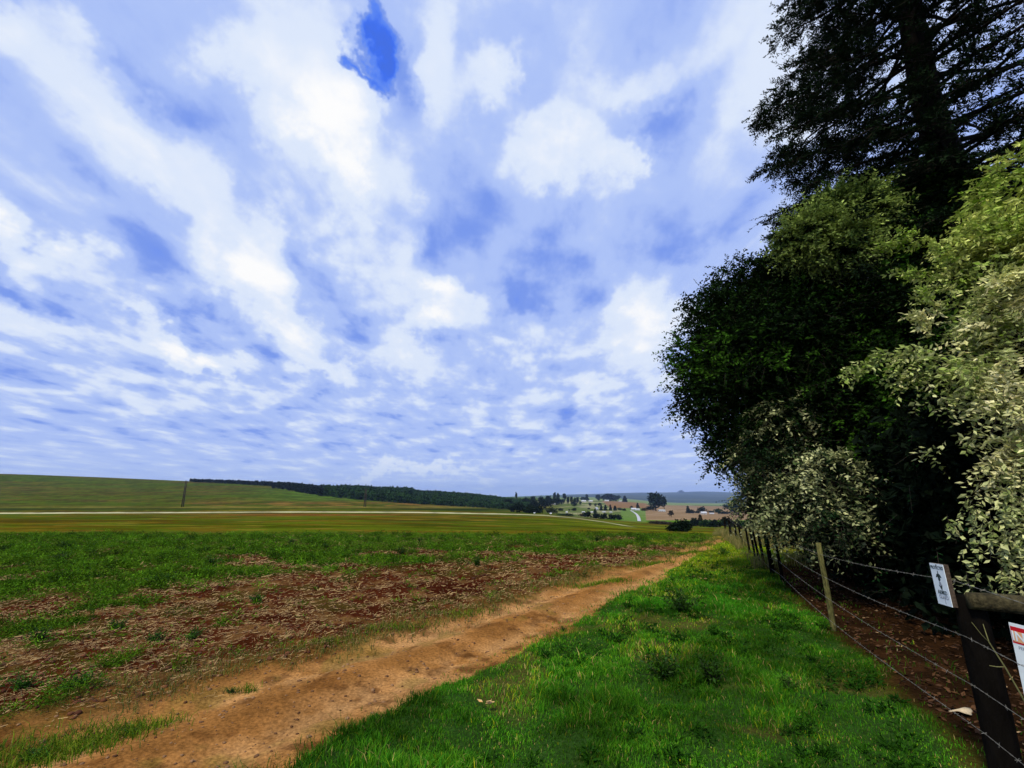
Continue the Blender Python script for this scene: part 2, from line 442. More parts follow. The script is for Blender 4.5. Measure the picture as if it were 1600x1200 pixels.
# ------------------------------------------------------------------ ground colours
def lerp(a, b, t):
    return a * (1 - t[:, None]) + np.asarray(b)[None] * t[:, None]
def mixc(c, b, t):
    return c * (1 - t[:, None]) + (np.asarray(b) if np.ndim(b) == 2 else np.asarray(b)[None]) * t[:, None]
TRK_P, TRK_R = [-700, 0, 150, 300, 450, 550, 650, 750, 800, 850, 900, 940, 975, 1010, 1060], [803.6, 802, 801.3, 800.8, 800, 800.1, 800.6, 802.4, 803.6, 805, 809.5, 815, 821, 827, 832]
def ground_colour(x, y, z):
    zn = zones(x, y)
    px, yy = colrow(x, y)
    row = row_of_s((z - CH) / np.maximum(yy, .5))
    n, n2, nf = zn['n'], zn['n2'], zn['nf']
    big = fbm(x * .02, y * .02, 201, 5); mid = fbm(x * .12, y * .12, 205, 5)
    c = np.zeros((len(x), 3)) + np.array([.058, .078, .004])            # field green beyond
    c = mixc(c, [.085, .105, .006], sst(px, 820, 1000) * .8)
    streak = fbm(px * .012, row * .45, 211, 4)
    fol = sst(streak + .3 * (big - .5), .42, .62)
    c = mixc(c, [.090, .050, .005], fol * .7)
    c = mixc(c, [.17, .11, .015], sst(fbm(px * .02, row * .8, 215, 3), .62, .74) * .5)
    c = mixc(c, [.035, .055, .008], sst(mid, .55, .7) * .5)
    c = mixc(c, [.16, .045, .012], np.exp(-((row - 804.5 - .6 * (n)) / 1.3) ** 2) * sst(px, 250, 420) * (1 - sst(px, 560, 720)) * .8)
    # hill on the left beyond 275 m
    hill = sst(yy, 276, 300) * (1 - sst(px, 930, 1000))
    hs = fbm(px * .006, row * .9, 221, 4)
    ch = np.zeros_like(c) + np.array([.044, .066, .003])
    ch = mixc(ch, [.075, .052, .010], sst(hs, .45, .65) * .8)
    ch = mixc(ch, [.16, .085, .02], np.exp(-((row - 789) / 5.0) ** 2) * sst(fbm(px * .03, row * .7, 225, 4), .46, .62) * sst(px, 250, 330) * (1 - sst(px, 640, 760)) * .95)
    ch = mixc(ch, [.05, .11, .012], sst(px, 330, 480) * sst(row, 760, 766) * (1 - sst(row, 780, 786)) * .55)
    ch = mixc(ch, [.13, .12, .02], np.exp(-((row - 792.6) / 1.3) ** 2) * .7)
    ch = mixc(ch, [.012, .022, .005], np.exp(-((row - (796.4 + .2 * n)) / 1.7) ** 2) * (1 - sst(px, 740, 830)) * .9)
    c = c * (1 - hill[:, None]) + ch * hill[:, None]
    # pale farm track along the crest
    tr = np.interp(px, TRK_P, TRK_R)
    wd = np.interp(px, [0, 700, 850, 1060], [.95, .85, .65, .5])
    tm = (1 - sst(np.abs(row - tr), wd * .75, wd * 1.25)) * sst(yy, 100, 130) * (1 - sst(yy, 285, 300))
    c = mixc(c, [.36, .34, .19], tm * (1 - .3 * sst(px, 760, 900)))
    mot = .70 + .60 * sst(.5 * fbm(x * .25, y * .25, 295, 4) + .5 * fbm(x * .06, y * .06, 296, 4), .38, .62)
    c = c * mot[:, None]
    # valley farmland
    val = sst(px, 840, 900) * sst(yy, 262, 330)
    cv = np.zeros_like(c) + np.array([.085, .115, .028])
    cv = mixc(cv, [.28, .26, .14], sst(fbm(px * .05, row * .6, 231, 4), .48, .62) * .7)
    cv = mixc(cv, [.065, .15, .008], ((row > 813.0 - 5 * sst(px, 940, 960)) & (px > 930) & (row < 832)).astype(float) * .9)
    tan1 = ((px > 943 + (row - 784) * 1.2) & (px < 1012) & (row > 783) & (row < 794.5)).astype(float)
    tan2 = ((px > 1010) & (row > 789.5 + .02 * (px - 1050)) & (row < 813)).astype(float)
    cv = mixc(cv, [.19, .11, .05], tan1); cv = mixc(cv, [.205, .135, .07], tan2)
    cv = mixc(cv, [.26, .18, .10], tan2 * sst(fbm(px * .03, row * .5, 241, 3), .5, .6) * .7)
    cv = mixc(cv, [.10, .17, .035], ((px > 970) & (px < 1010) & (row > 794) & (row < 816)).astype(float) * .85)
    cv = mixc(cv, [.14, .19, .06], ((row <= 789.5) & (yy > 2000) & (yy < 5000)).astype(float) * .9)
    rid = sst(yy, 4600, 5600)
    cv = mixc(cv, [.030, .045, .030], rid)
    cv = mixc(cv, [.07, .085, .05], rid * sst(fbm(x * .002, y * .002, 251, 4), .52, .62) * .6)
    c = c * (1 - val[:, None]) + cv * val[:, None]
    # near zones
    soil = np.zeros_like(c) + np.array([.054, .013, .0045])
    soil = mixc(soil, [.030, .006, .0025], sst(n2, -.05, .15) * .8)
    soil = mixc(soil, [.24, .14, .045], sst(fbm(x * 3, y * 3, 261, 4), .52, .68) * .35)
    soil = mixc(soil, [.16, .070, .018], sst(zn['aL'], -.8, -.1) * .6)
    soil = mixc(soil, [.045, .05, .008], sst(fbm(x * 1.5, y * 1.5, 265, 4), .55, .7) * .5)
    wee = np.zeros_like(c) + np.array([.030, .040, .005])  # base darkened under the weeds, shade painted into the ground
    wee = mixc(wee, [.075, .035, .012], sst(nf, .02, .2) * .55)
    wee = mixc(wee, [.06, .095, .012], sst(y, 14, 20) * .6)
    trk = np.zeros_like(c) + np.array([.29, .133, .036])
    trk = mixc(trk, [.40, .205, .072], sst(fbm(x * .9, y * .9, 271, 5), .42, .62) * .85)
    trk = mixc(trk, [.17, .072, .018], sst(fbm(x * 1.6 + 9, y * 1.6, 275, 5), .50, .68) * .40)
    trk = mixc(trk, [.075, .028, .008], sst(fbm(x * 4 + 3, y * 4, 279, 4), .60, .70) * .7)
    trk = mixc(trk, [.10, .045, .010], sst(zn['aL'] + 1.2 * n, .6, .0) * .6)
    trk = mixc(trk, [.20, .085, .020], np.exp(-(((x - edgeL(y)) / np.maximum(edgeR(y) - edgeL(y), .5) - .54 - .06 * n) / .10) ** 2) * .55)
    _u = (x - edgeL(y)) / np.maximum(edgeR(y) - edgeL(y), .5)
    trk = mixc(trk, [.47, .26, .10], (np.exp(-((_u - .30 - .05 * n) / .09) ** 2) + np.exp(-((_u - .78 - .05 * n) / .09) ** 2)) * sst(nf, -.25, .1) * .55)
    trk = mixc(trk, [.42, .22, .07], sst(y, 9, 14) * .6)
    trk = mixc(trk, [.12, .10, .016], sst(fbm(x * 2.2, y * 2.2, 277, 4), .62, .72) * .4)
    ver = np.zeros_like(c) + np.array([.020, .050, .008])
    ver = mixc(ver, [.07, .062, .014], sst(fbm(x * 1.3, y * 1.3, 281, 4), .52, .66) * .7)
    ver = mixc(ver, [.17, .17, .012], sst(y, 10, 17) * .8)
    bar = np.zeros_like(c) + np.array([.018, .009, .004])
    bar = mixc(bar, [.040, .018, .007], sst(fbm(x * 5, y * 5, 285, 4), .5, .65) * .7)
    farn = 1 - sst(y, 24, 34)
    base = c
    nearw = (zn['soil'] + zn['weeds'])[:, None]
    c = base * (1 - nearw) + soil * zn['soil'][:, None] + wee * zn['weeds'][:, None]
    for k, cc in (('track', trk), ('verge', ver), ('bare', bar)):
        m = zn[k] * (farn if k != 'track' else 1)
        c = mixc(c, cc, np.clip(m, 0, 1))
    # yellow-green end of the track where it goes over the crest
    end = sst(y, 15, 19) * (1 - sst(y, 34, 90)) * sst(x - edgeL(y), -3.0, -.5) * (1 - sst(x - fence_x(y), -.5, 1))
    c = mixc(c, [.24, .24, .010], end * .9 * sst(fbm(x * .5, y * .5, 291, 3), .36, .5) * (1 - .75 * zn['track'] * (y < 24)))
    return np.clip(c, .002, .9), zn, tm, row, px, yy

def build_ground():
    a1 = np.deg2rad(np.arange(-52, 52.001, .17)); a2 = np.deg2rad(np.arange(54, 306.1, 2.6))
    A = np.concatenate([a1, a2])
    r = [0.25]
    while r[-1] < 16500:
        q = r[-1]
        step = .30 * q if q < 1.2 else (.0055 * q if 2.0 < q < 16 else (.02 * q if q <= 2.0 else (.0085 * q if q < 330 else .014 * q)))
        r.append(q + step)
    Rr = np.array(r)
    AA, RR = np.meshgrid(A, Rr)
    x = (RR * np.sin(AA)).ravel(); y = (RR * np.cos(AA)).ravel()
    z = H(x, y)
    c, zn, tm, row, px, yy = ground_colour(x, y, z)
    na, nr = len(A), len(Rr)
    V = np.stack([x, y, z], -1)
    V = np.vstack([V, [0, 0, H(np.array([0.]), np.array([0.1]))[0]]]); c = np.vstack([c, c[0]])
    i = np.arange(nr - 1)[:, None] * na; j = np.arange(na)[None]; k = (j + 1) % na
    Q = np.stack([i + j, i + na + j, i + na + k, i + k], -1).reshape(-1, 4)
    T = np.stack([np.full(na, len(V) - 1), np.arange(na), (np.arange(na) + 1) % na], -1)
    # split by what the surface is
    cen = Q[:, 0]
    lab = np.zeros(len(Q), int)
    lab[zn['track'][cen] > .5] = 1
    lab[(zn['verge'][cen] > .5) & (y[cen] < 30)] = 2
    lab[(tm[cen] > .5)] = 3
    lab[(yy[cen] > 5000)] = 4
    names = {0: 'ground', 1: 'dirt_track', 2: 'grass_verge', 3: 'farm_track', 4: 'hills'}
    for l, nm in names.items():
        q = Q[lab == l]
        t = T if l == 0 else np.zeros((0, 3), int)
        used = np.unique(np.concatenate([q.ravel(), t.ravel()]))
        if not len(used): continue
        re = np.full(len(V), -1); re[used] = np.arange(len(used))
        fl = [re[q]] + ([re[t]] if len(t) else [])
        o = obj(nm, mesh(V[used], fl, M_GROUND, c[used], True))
        tag(o, kind='structure')
build_ground()

# ------------------------------------------------------------------ scatter generators
def blades(P, h, wd, col, lean=.45, name='blades'):
    n = len(P)
    az = rng.random(n) * 2 * math.pi
    side = np.stack([np.cos(az), np.sin(az), np.zeros(n)], -1) * (wd / 2)[:, None]
    la = rng.random(n) * 2 * math.pi
    ld = np.stack([np.cos(la), np.sin(la), np.zeros(n)], -1) * (h * lean * (.3 + rng.random(n)))[:, None]
    up = np.array([0, 0, 1.0])
    b = P - up * .01
    m = P + up * (h * .55)[:, None] + ld * .35
    t = P + up * h[:, None] * (1 - .25 * rng.random(n))[:, None] + ld
    V = np.stack([b - side, b + side, m + side * .8, m - side * .8, t + side * .12, t - side * .12], 1).reshape(-1, 3)
    i = np.arange(n)[:, None] * 6
    Q = np.concatenate([i + np.array([[0, 1, 2, 3]]), i + np.array([[3, 2, 4, 5]])], 0)
    C = np.repeat(col, 6, 0)
    return V, Q, C
def leaves(P, D, Nn, ln, wd, col, fold=.12):
    """folded diamond-shaped leaves; D direction, Nn normal"""
    D = nrm(D); S = nrm(np.cross(D, Nn)); U = np.cross(S, D)
    ln = ln[:, None]; wd = wd[:, None]
    b = P; t = P + D * ln; c = P + D * ln * .45 - U * wd * fold * 2
    l = P + D * ln * .42 + S * wd * .5; r = P + D * ln * .42 - S * wd * .5
    V = np.stack([b, l, t, r, c], 1).reshape(-1, 3)
    i = np.arange(len(P))[:, None] * 5
    Q = np.concatenate([i + np.array([[0, 4, 2, 1]]), i + np.array([[0, 3, 2, 4]])], 0)
    return V, Q, np.repeat(col, 5, 0)
def randdir(n):
    return nrm(rng.normal(size=(n, 3)))
def sprays(O, D, Ln, K, leaf_l, leaf_w, colf, droop=.35, spread=.9, stem_r=.004, up=None):
    """N leafy twigs; returns leaf arrays and stem arrays"""
    n = len(O); D = nrm(D)
    t = np.tile(np.linspace(.12, 1, K)[None], (n, 1)) + (rng.random((n, K)) - .5) * .06
    g = np.array([0, 0, -1.0])
    P = O[:, None] + D[:, None] * (Ln[:, None] * t)[..., None] + g * (droop * Ln[:, None] * t ** 2)[..., None]
    T = nrm(D[:, None] + g * (2 * droop * t)[..., None])
    rf = nrm(np.array([0, 0, 1.0])[None] + .5 * rng.normal(size=(n, 3)))
    S = nrm(np.cross(T, rf[:, None]))
    sg = np.where(np.arange(K) % 2 == 0, 1.0, -1.0)[None, :, None]
    LD = nrm(T * .55 + S * sg * spread + .35 * rng.normal(size=(n, K, 3)))
    LN = nrm(rf[:, None] + .45 * rng.normal(size=(n, K, 3)))
    ll = leaf_l * (.65 + .6 * rng.random((n, K))) * (1.05 - .35 * t); lw = ll * leaf_w * (.8 + .4 * rng.random((n, K)))
    col = colf(n, K, P)
    A = leaves(P.reshape(-1, 3), LD.reshape(-1, 3), LN.reshape(-1, 3), ll.ravel(), lw.ravel(), col.reshape(-1, 3))
    # stems: three-sided, three rings
    ts = np.array([0, .5, 1.0])[None]
    C = O[:, None] + D[:, None] * (Ln[:, None] * ts)[..., None] + g * (droop * Ln[:, None] * ts ** 2)[..., None]
    a = nrm(np.cross(D, rf)); b = np.cross(D, a)
    ang = np.array([0, 2.094, 4.189])
    rad = stem_r * np.array([1, .7, .35])
    V = C[:, :, None] + rad[None, :, None, None] * (np.cos(ang)[None, None, :, None] * a[:, None, None] + np.sin(ang)[None, None, :, None] * b[:, None, None])
    V = V.reshape(-1, 3)
    i = np.arange(n)[:, None] * 9
    q = []
    for s in (0, 3):
        for k in range(3):
            q.append(i + np.array([[s + k, s + (k + 1) % 3, s + 3 + (k + 1) % 3, s + 3 + k]]))
    return A, (V, np.concatenate(q, 0))
class Acc:
    def __init__(s): s.V = []; s.Q = []; s.C = []; s.n = 0
    def add(s, V, Q, C=None):
        s.V.append(V); s.Q.append(Q + s.n); s.n += len(V)
        if C is not None: s.C.append(C)
    def build(s, name, mat, parent=None):
        return obj(name, mesh(np.vstack(s.V), np.vstack(s.Q), mat, np.vstack(s.C) if s.C else None), parent)
def blob_points(B, n, lo=.6, hi=1.05, view=None):
    """B rows: centre xyz, radii xyz. points in shells of ellipsoids, picked by surface"""
    B = np.asarray(B, float)
    wgt = (B[:, 3] * B[:, 4] * B[:, 5]) ** (2 / 3); wgt /= wgt.sum()
    k = rng.choice(len(B), n, p=wgt)
    d = randdir(n)
    r = lo + (hi - lo) * rng.random(n) ** .6
    # lumpy surface
    lump = 1 + .16 * np.sin(d[:, 0] * 7 + k) * np.sin(d[:, 1] * 6 + 2 * k) + .12 * np.sin(d[:, 2] * 9 + k * 3)
    return B[k, :3] + d * B[k, 3:] * (r * lump)[:, None], d, k
def blobs(L_, asp=(1, 1, 1)):
    """(px,row,Y,rpx) -> ellipsoids"""
    out = []
    for (px, row, Y, rp) in L_:
        p = at(px, row, Y); dep = Y * CP + (p[2] - CH) * SP
        r = rp * dep / F
        out.append([*p, r * asp[0], r * asp[1], r * asp[2]])
    return np.array(out)
def colmix(c0, c1, amt=1.0, bright=.35):
    c0 = np.array(c0); c1 = np.array(c1)
    def f(n, K, P):
        a = (rng.random((n, 1, 1)) * .7 + rng.random((n, K, 1)) * .3) ** 1.2 * amt
        return (c0 * (1 - a) + c1 * a) * (1 - bright / 2 + bright * rng.random((n, K, 1)))
    return f

def clumped(c0, c1, seed=0, bright=.5, lo=.50, hi=.66, low=.35):
    c0 = np.array(c0); c1 = np.array(c1)
    def f(n, K, P):
        q = P[:, :1]
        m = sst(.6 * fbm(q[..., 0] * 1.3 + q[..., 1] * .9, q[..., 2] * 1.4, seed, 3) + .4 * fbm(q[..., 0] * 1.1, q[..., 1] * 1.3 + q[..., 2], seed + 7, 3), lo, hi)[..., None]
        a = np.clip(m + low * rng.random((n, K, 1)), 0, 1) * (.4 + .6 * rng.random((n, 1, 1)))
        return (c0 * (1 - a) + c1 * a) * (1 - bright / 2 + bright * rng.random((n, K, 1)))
    return f
def limb(mb, p0, p1, r0, r1, sag=.0, wob=.08, seg=7, n=7):
    t = np.linspace(0, 1, n)[:, None]
    P = np.array(p0) * (1 - t) + np.array(p1) * t
    P[:, 2] += sag * np.sin(np.pi * t[:, 0])
    ln = np.linalg.norm(np.array(p1) - np.array(p0))
    P[1:-1] += (rng.random((n - 2, 3)) - .5) * wob * ln * .5
    mb.tube(P, np.linspace(r0, r1, n), seg, wob=.12)
    return P

# ------------------------------------------------------------------ big trees on the right
def dark_tree():
    base = (7.4, 9.6, H(7.4, 9.6) - .05)
    root = empty('broadleaf_tree')
    tag(root, 'big dark green broadleaf tree behind the wire fence, leaning out over the grass', 'tree')
    B = blobs([(1085, 560, 9.6, 42), (1128, 500, 9.8, 58), (1098, 622, 9.6, 46), (1165, 462, 10, 58), (1180, 560, 9.4, 88), (1150, 668, 9.6, 50),
               (1235, 445, 9.6, 70), (1125, 712, 9.6, 26), (1250, 540, 9.2, 100), (1235, 650, 9.2, 80), (1340, 470, 9.2, 100), (1335, 610, 8.8, 105),
               (1290, 385, 9.2, 66), (1400, 390, 8.8, 85), (1440, 300, 8.8, 60), (1480, 390, 8.4, 100), (1460, 520, 8.2, 120), (1440, 660, 8.2, 120), (1570, 500, 8.0, 130), (1570, 350, 8.4, 90),
               (1185, 700, 9.4, 45), (1560, 680, 7.8, 130)])
    P, d, k = blob_points(B, 21000, .40, 1.04)
    D = d + .5 * randdir(len(P)) + np.array([0, 0, -.15])
    a, s = sprays(P - d * .1, D, .22 + .25 * rng.random(len(P)), 9, .094, .58, clumped((.005, .015, .003), (.050, .14, .010), 5, .5, .52, .64, .22), droop=.2, stem_r=.003)  # brighter clumps put patches of lit foliage into the leaf colour
    cr = Acc(); cr.add(*a); 
    # inner mass of leaves, crown shade put into their dark colour
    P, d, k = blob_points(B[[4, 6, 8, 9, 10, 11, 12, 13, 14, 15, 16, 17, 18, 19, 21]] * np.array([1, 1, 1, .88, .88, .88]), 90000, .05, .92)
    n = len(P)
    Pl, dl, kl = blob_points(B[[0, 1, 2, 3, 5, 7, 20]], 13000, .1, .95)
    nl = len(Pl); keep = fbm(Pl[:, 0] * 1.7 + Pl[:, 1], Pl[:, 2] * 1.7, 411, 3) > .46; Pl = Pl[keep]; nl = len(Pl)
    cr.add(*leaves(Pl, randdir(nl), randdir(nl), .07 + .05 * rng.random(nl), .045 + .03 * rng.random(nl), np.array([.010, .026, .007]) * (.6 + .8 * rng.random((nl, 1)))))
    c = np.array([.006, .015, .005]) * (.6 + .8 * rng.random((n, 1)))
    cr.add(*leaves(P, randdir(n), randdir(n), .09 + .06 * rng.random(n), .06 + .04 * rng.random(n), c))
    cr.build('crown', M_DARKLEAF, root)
    tw = Acc(); tw.add(*s); tw.build('twigs', M_TWIG, root)
    mb = MB()
    top = np.array(at(1300, 420, 9.3))
    limb(mb, base, (7.2, 9.6, 3.2), .26, .2, wob=.05)
    for (px, row, Y) in [(1085, 560, 9.6), (1140, 490, 9.8), (1120, 640, 9.6), (1240, 450, 9.6), (1340, 420, 9.2), (1440, 320, 8.8), (1400, 560, 8.6), (1190, 610, 9.4), (1130, 715, 9.6)]:
        p = at(px, row, Y); m = np.array([7.2, 9.6, 2.2 + rng.random() * 1.2])
        limb(mb, m, p, .11, .02, sag=.25)
        for q in range(4):
            e = p + randdir(1)[0] * .35
            limb(mb, m * .45 + p * .55, e, .035, .008, n=5)
    mb.build('trunk', M_BLACKBARK, root)
dark_tree()

def yellow_top():
    """privet top in front of the dark tree, sunlight put into its yellow-green leaf colour"""
    root = empty('privet_tree')
    tag(root, 'taller privet with sunlight coloured into its yellow-green top, reaching up against the dark conifer', 'tree')
    B = blobs([(1272, 368, 8.3, 40), (1335, 335, 8.2, 42), (1238, 385, 8.5, 24), (1320, 385, 8.1, 38), (1300, 322, 8.3, 24), (1370, 325, 8.0, 18)])
    P, d, k = blob_points(B, 1700, .5, 1.15)
    D = d * .8 + .5 * randdir(len(P)) + np.array([-.3, -.3, .1])
    a, s = sprays(P - d * .1, D, .25 + .25 * rng.random(len(P)), 10, .095, .48, clumped((.015, .055, .006), (.50, .64, .15), 77, .5, .44, .60, .3), droop=.25)  # pale leaf colour carries the sunlit look of the top
    cr = Acc(); cr.add(*a)
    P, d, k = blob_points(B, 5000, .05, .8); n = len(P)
    cr.add(*leaves(P, randdir(n), randdir(n), .10 + .06 * rng.random(n), .07 + .03 * rng.random(n), np.array([.012, .032, .008]) * (.6 + .8 * rng.random((n, 1)))))  # dark leaf colour stands in for shade inside the crown
    cr.build('crown', M_LEAF, root)
    tw = Acc(); tw.add(*s); tw.build('twigs', M_TWIG, root)
    mb = MB()
    bx, by = 7.9, 8.4
    limb(mb, (bx, by, H(bx, by) - .05), (7.6, 8.3, 4.2), .13, .08, wob=.06)
    for q in B: limb(mb, (7.6, 8.3, 3.9), q[:3], .05, .012, sag=.1)
    mb.build('trunk', M_BLACKBARK, root)
yellow_top()

_cream = clumped((.20, .32, .03), (.90, .84, .46), 31, .5, .40, .58, .6)
def CREAM(n, K, P):
    c = _cream(n, K, P)
    t = (sst(P[..., 2], 3.6, 4.9) * .75)[..., None]  # tint by height paints the sunlit yellow-green top
    return c * (1 - t) + c * np.array([.72, .86, .28]) * t
def cream_privet():
    root = empty('variegated_privet')
    tag(root, 'large privet hung with dense creamy pale leaves beside the gate post', 'tree')
    B = blobs([(1580, 325, 5.6, 56), (1605, 275, 5.8, 40), (1515, 402, 5.6, 34), (1590, 420, 5.2, 86), (1555, 485, 5.2, 46), (1535, 555, 5.0, 44), (1470, 572, 5.1, 28),
               (1600, 560, 4.9, 80), (1580, 615, 4.8, 38), (1600, 715, 4.8, 34), (1660, 480, 5.0, 110), (1730, 680, 4.7, 90), (1650, 320, 5.6, 90), (1560, 370, 5.4, 46)])
    P, d, k = blob_points(B, 3600, .62, 1.04)
    keep = .5 * fbm(P[:, 0] * 2.0, P[:, 2] * 2.4, 421, 3) + .5 * fbm(P[:, 1] * 2.0 + P[:, 2], P[:, 0] * 2.0, 422, 3) > .502
    P, d = P[keep], d[keep]
    D = d * .45 + .35 * randdir(len(P)) + np.array([-.75, -.35, .02])
    a, s = sprays(P - d * .08, D, .26 + .26 * rng.random(len(P)), 11, .090, .50, CREAM, droop=.5, stem_r=.003)
    cr = Acc(); cr.add(*a); tw = Acc(); tw.add(*s)
    # long sprays reaching out to the left
    reach = [((1480, 392), (1385, 385)), ((1500, 410), (1405, 372)), ((1470, 575), (1325, 585)), ((1480, 560), (1345, 572)), ((1500, 560), (1370, 560)), ((1490, 590), (1400, 600)), ((1500, 455), (1420, 425)),
             ((1480, 500), (1440, 470)), ((1470, 530), (1430, 500))]
    for (a0, a1) in reach:
        p0 = at(*a0, 5.1); p1 = at(*a1, 5.2); L0 = np.linalg.norm(p1 - p0)
        m = 26
        t = rng.random(m)[:, None]
        O = p0 + (p1 - p0) * t + .035 * rng.normal(size=(m, 3)) + np.array([0, 0, .10]) * np.sin(np.pi * t)
        DD = nrm(np.repeat((p1 - p0)[None], m, 0)) + .6 * randdir(m) + np.array([0, 0, -.2])
        a, s = sprays(O, DD, .12 + .12 * rng.random(m), 8, .078, .5, CREAM, droop=.3, stem_r=.0025)
        cr.add(*a); tw.add(*s)
    # hanging strands
    for (px, r0, r1, Y) in [(1505, 600, 700, 5.0), (1540, 630, 740, 4.9), (1565, 640, 900, 4.7), (1590, 640, 935, 4.6), (1600, 700, 935, 4.6), (1520, 780, 905, 4.7), (1530, 770, 925, 4.7), (1548, 740, 850, 4.7), (1455, 600, 640, 5.0), (1440, 690, 730, 5.2), (1640, 600, 930, 4.5),
                        (1505, 760, 830, 4.8), (1580, 740, 925, 4.6), (1612, 640, 900, 4.5)]:
        m = max(5, int((r1 - r0) / 9.5)); t = rng.random(m)[:, None]
        p0 = at(px, r0, Y); p1 = at(px + 5, r1, Y)
        O = p0 + (p1 - p0) * t + np.array([.06, .08, .02]) * rng.normal(size=(m, 3))
        a, s = sprays(O, np.array([0, 0, -1.0]) + .8 * randdir(m), .10 + .12 * rng.random(m), 7, .080, .5, colmix((.16, .24, .05), (.70, .70, .34), 1.0, .4), droop=.2, stem_r=.0025)
        cr.add(*a); tw.add(*s)
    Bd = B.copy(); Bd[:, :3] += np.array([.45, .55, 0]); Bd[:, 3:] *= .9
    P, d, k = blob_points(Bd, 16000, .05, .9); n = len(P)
    cr.add(*leaves(P, randdir(n), randdir(n), .09 + .06 * rng.random(n), .07 + .03 * rng.random(n), np.array([.004, .010, .003]) * (.6 + .8 * rng.random((n, 1)))))  # near-black leaves behind the sprays paint the crown's inner shade
    cr.build('crown', M_LEAF, root)
    tw.build('twigs', M_TWIG, root)
    mb = MB()
    bx, by = 6.2, 5.6
    limb(mb, (bx, by, H(bx, by) - .05), (6.1, 5.6, 2.2), .11, .08, wob=.06)
    for q in B: limb(mb, (6.1, 5.6, 1.9), q[:3], .045, .01, sag=.15)
    mb.build('trunk', M_BLACKBARK, root)
cream_privet()

def pale_bush():
    root = empty('flowering_shrub')
    tag(root, 'tall loose shrub with scattered pale leaves over the first bend of the fence', 'shrub')
    B = blobs([(1205, 730, 8.8, 50), (1255, 790, 8.2, 48), (1180, 705, 9.0, 28), (1300, 745, 7.8, 42), (1310, 815, 7.4, 38), (1225, 660, 8.8, 38), (1190, 770, 8.8, 36), (1270, 838, 7.8, 22), (1175, 790, 9.2, 22), (1215, 815, 8.5, 26)])
    P, d, k = blob_points(B, 3600, .60, 1.1)
    keep = (.5 * fbm(P[:, 0] * 2.2, P[:, 2] * 2.2, 401, 3) + .5 * fbm(P[:, 1] * 2.2 + P[:, 2], P[:, 0] * 2.2 - P[:, 2], 402, 3) > .505) & (rng.random(len(P)) < .36)
    P, d = P[keep], d[keep]
    D = d * .7 + .6 * randdir(len(P)) + np.array([-.3, -.2, -.15])
    a, s = sprays(P - d * .08, D, .22 + .22 * rng.random(len(P)), 8, .098, .50, colmix((.03, .08, .01), (.70, .72, .36), 1.0, .5), droop=.4, stem_r=.003)
    cr = Acc(); cr.add(*a); tw = Acc(); tw.add(*s)
    P, d, k = blob_points(B, 1500, .3, 1.0)
    a, s = sprays(P - d * .08, d + .6 * randdir(len(P)), .22 + .22 * rng.random(len(P)), 8, .066, .50, colmix((.006, .018, .005), (.014, .045, .010), 1.0, .45), droop=.3, stem_r=.003)
    cr.add(*a); tw.add(*s)
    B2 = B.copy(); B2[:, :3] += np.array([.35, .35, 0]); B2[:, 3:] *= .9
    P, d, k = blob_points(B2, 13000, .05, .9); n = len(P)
    cr.add(*leaves(P, randdir(n), randdir(n), .10 + .07 * rng.random(n), .08 + .04 * rng.random(n), np.array([.005, .012, .004]) * (.6 + .8 * rng.random((n, 1)))))  # black-green inner leaves paint shade behind the pale sprays
    cr.build('crown', M_LEAF, root)
    tw.build('twigs', M_TWIG, root)
    mb = MB()
    bx, by = 6.6, 8.6
    for j in range(4):
        limb(mb, (bx + .3 * j - .4, by + .2 * (j % 2), H(bx, by) - .05), B[[0, 3, 1, 5][j]][:3], .06, .02, wob=.12)
    for q in B: limb(mb, (6.6, 8.5, 1.2), q[:3], .03, .008, sag=.1)
    mb.build('trunk', M_BLACKBARK, root)
pale_bush()

def undergrowth():
    root = empty('evergreen_shrub')
    tag(root, 'dense evergreen hedge with leaves coloured near black for shade behind the barbed wire', 'hedge')
    L_ = []
    for y in np.arange(5.2, 13.5, .9):
        for q in (1.6, 2.6, 3.8):
            x = fence_x(y) + q + .3 * rng.random() + (1.0 if y < 6 else 0)
            h = H(x, y)
            for z in (.55, 1.4, 2.3):
                L_.append([x, y + .3 * rng.random(), h + z, .8, .75, .75])
    for x in np.arange(6.0, 13.0, 1.0):
        for z in (.5, 1.4, 2.3, 3.1):
            L_.append([x + 1.3, 4.8 - (x - 6) * .05 + 1.1, z, .85, .7, .75])
    B = np.array(L_)
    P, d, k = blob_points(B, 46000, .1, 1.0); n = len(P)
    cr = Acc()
    cr.add(*leaves(P, randdir(n), randdir(n), .11 + .08 * rng.random(n), .07 + .05 * rng.random(n), np.array([.003, .007, .003]) * (.6 + .8 * rng.random((n, 1)))))  # leaves coloured near black for shade; the mass also blocks sky behind
    P, d, k = blob_points(B, 1500, .7, 1.1)
    a, s = sprays(P, d + .6 * randdir(len(P)), .2 + .2 * rng.random(len(P)), 7, .07, .45, colmix((.004, .012, .004), (.012, .05, .012), 1.0, .5), droop=.4)
    cr.add(*a)
    cr.build('crown', M_DARKLEAF, root)
    tw = Acc(); tw.add(*s); tw.build('twigs', M_TWIG, root)
    mb = MB()
    for y in np.arange(5.5, 13, 1.2):
        x = fence_x(y) + 2.4
        limb(mb, (x, y, H(x, y) - .05), (x + .2, y, 2.2), .06, .03, wob=.1)
    mb.build('stem', M_BLACKBARK, root)
undergrowth()

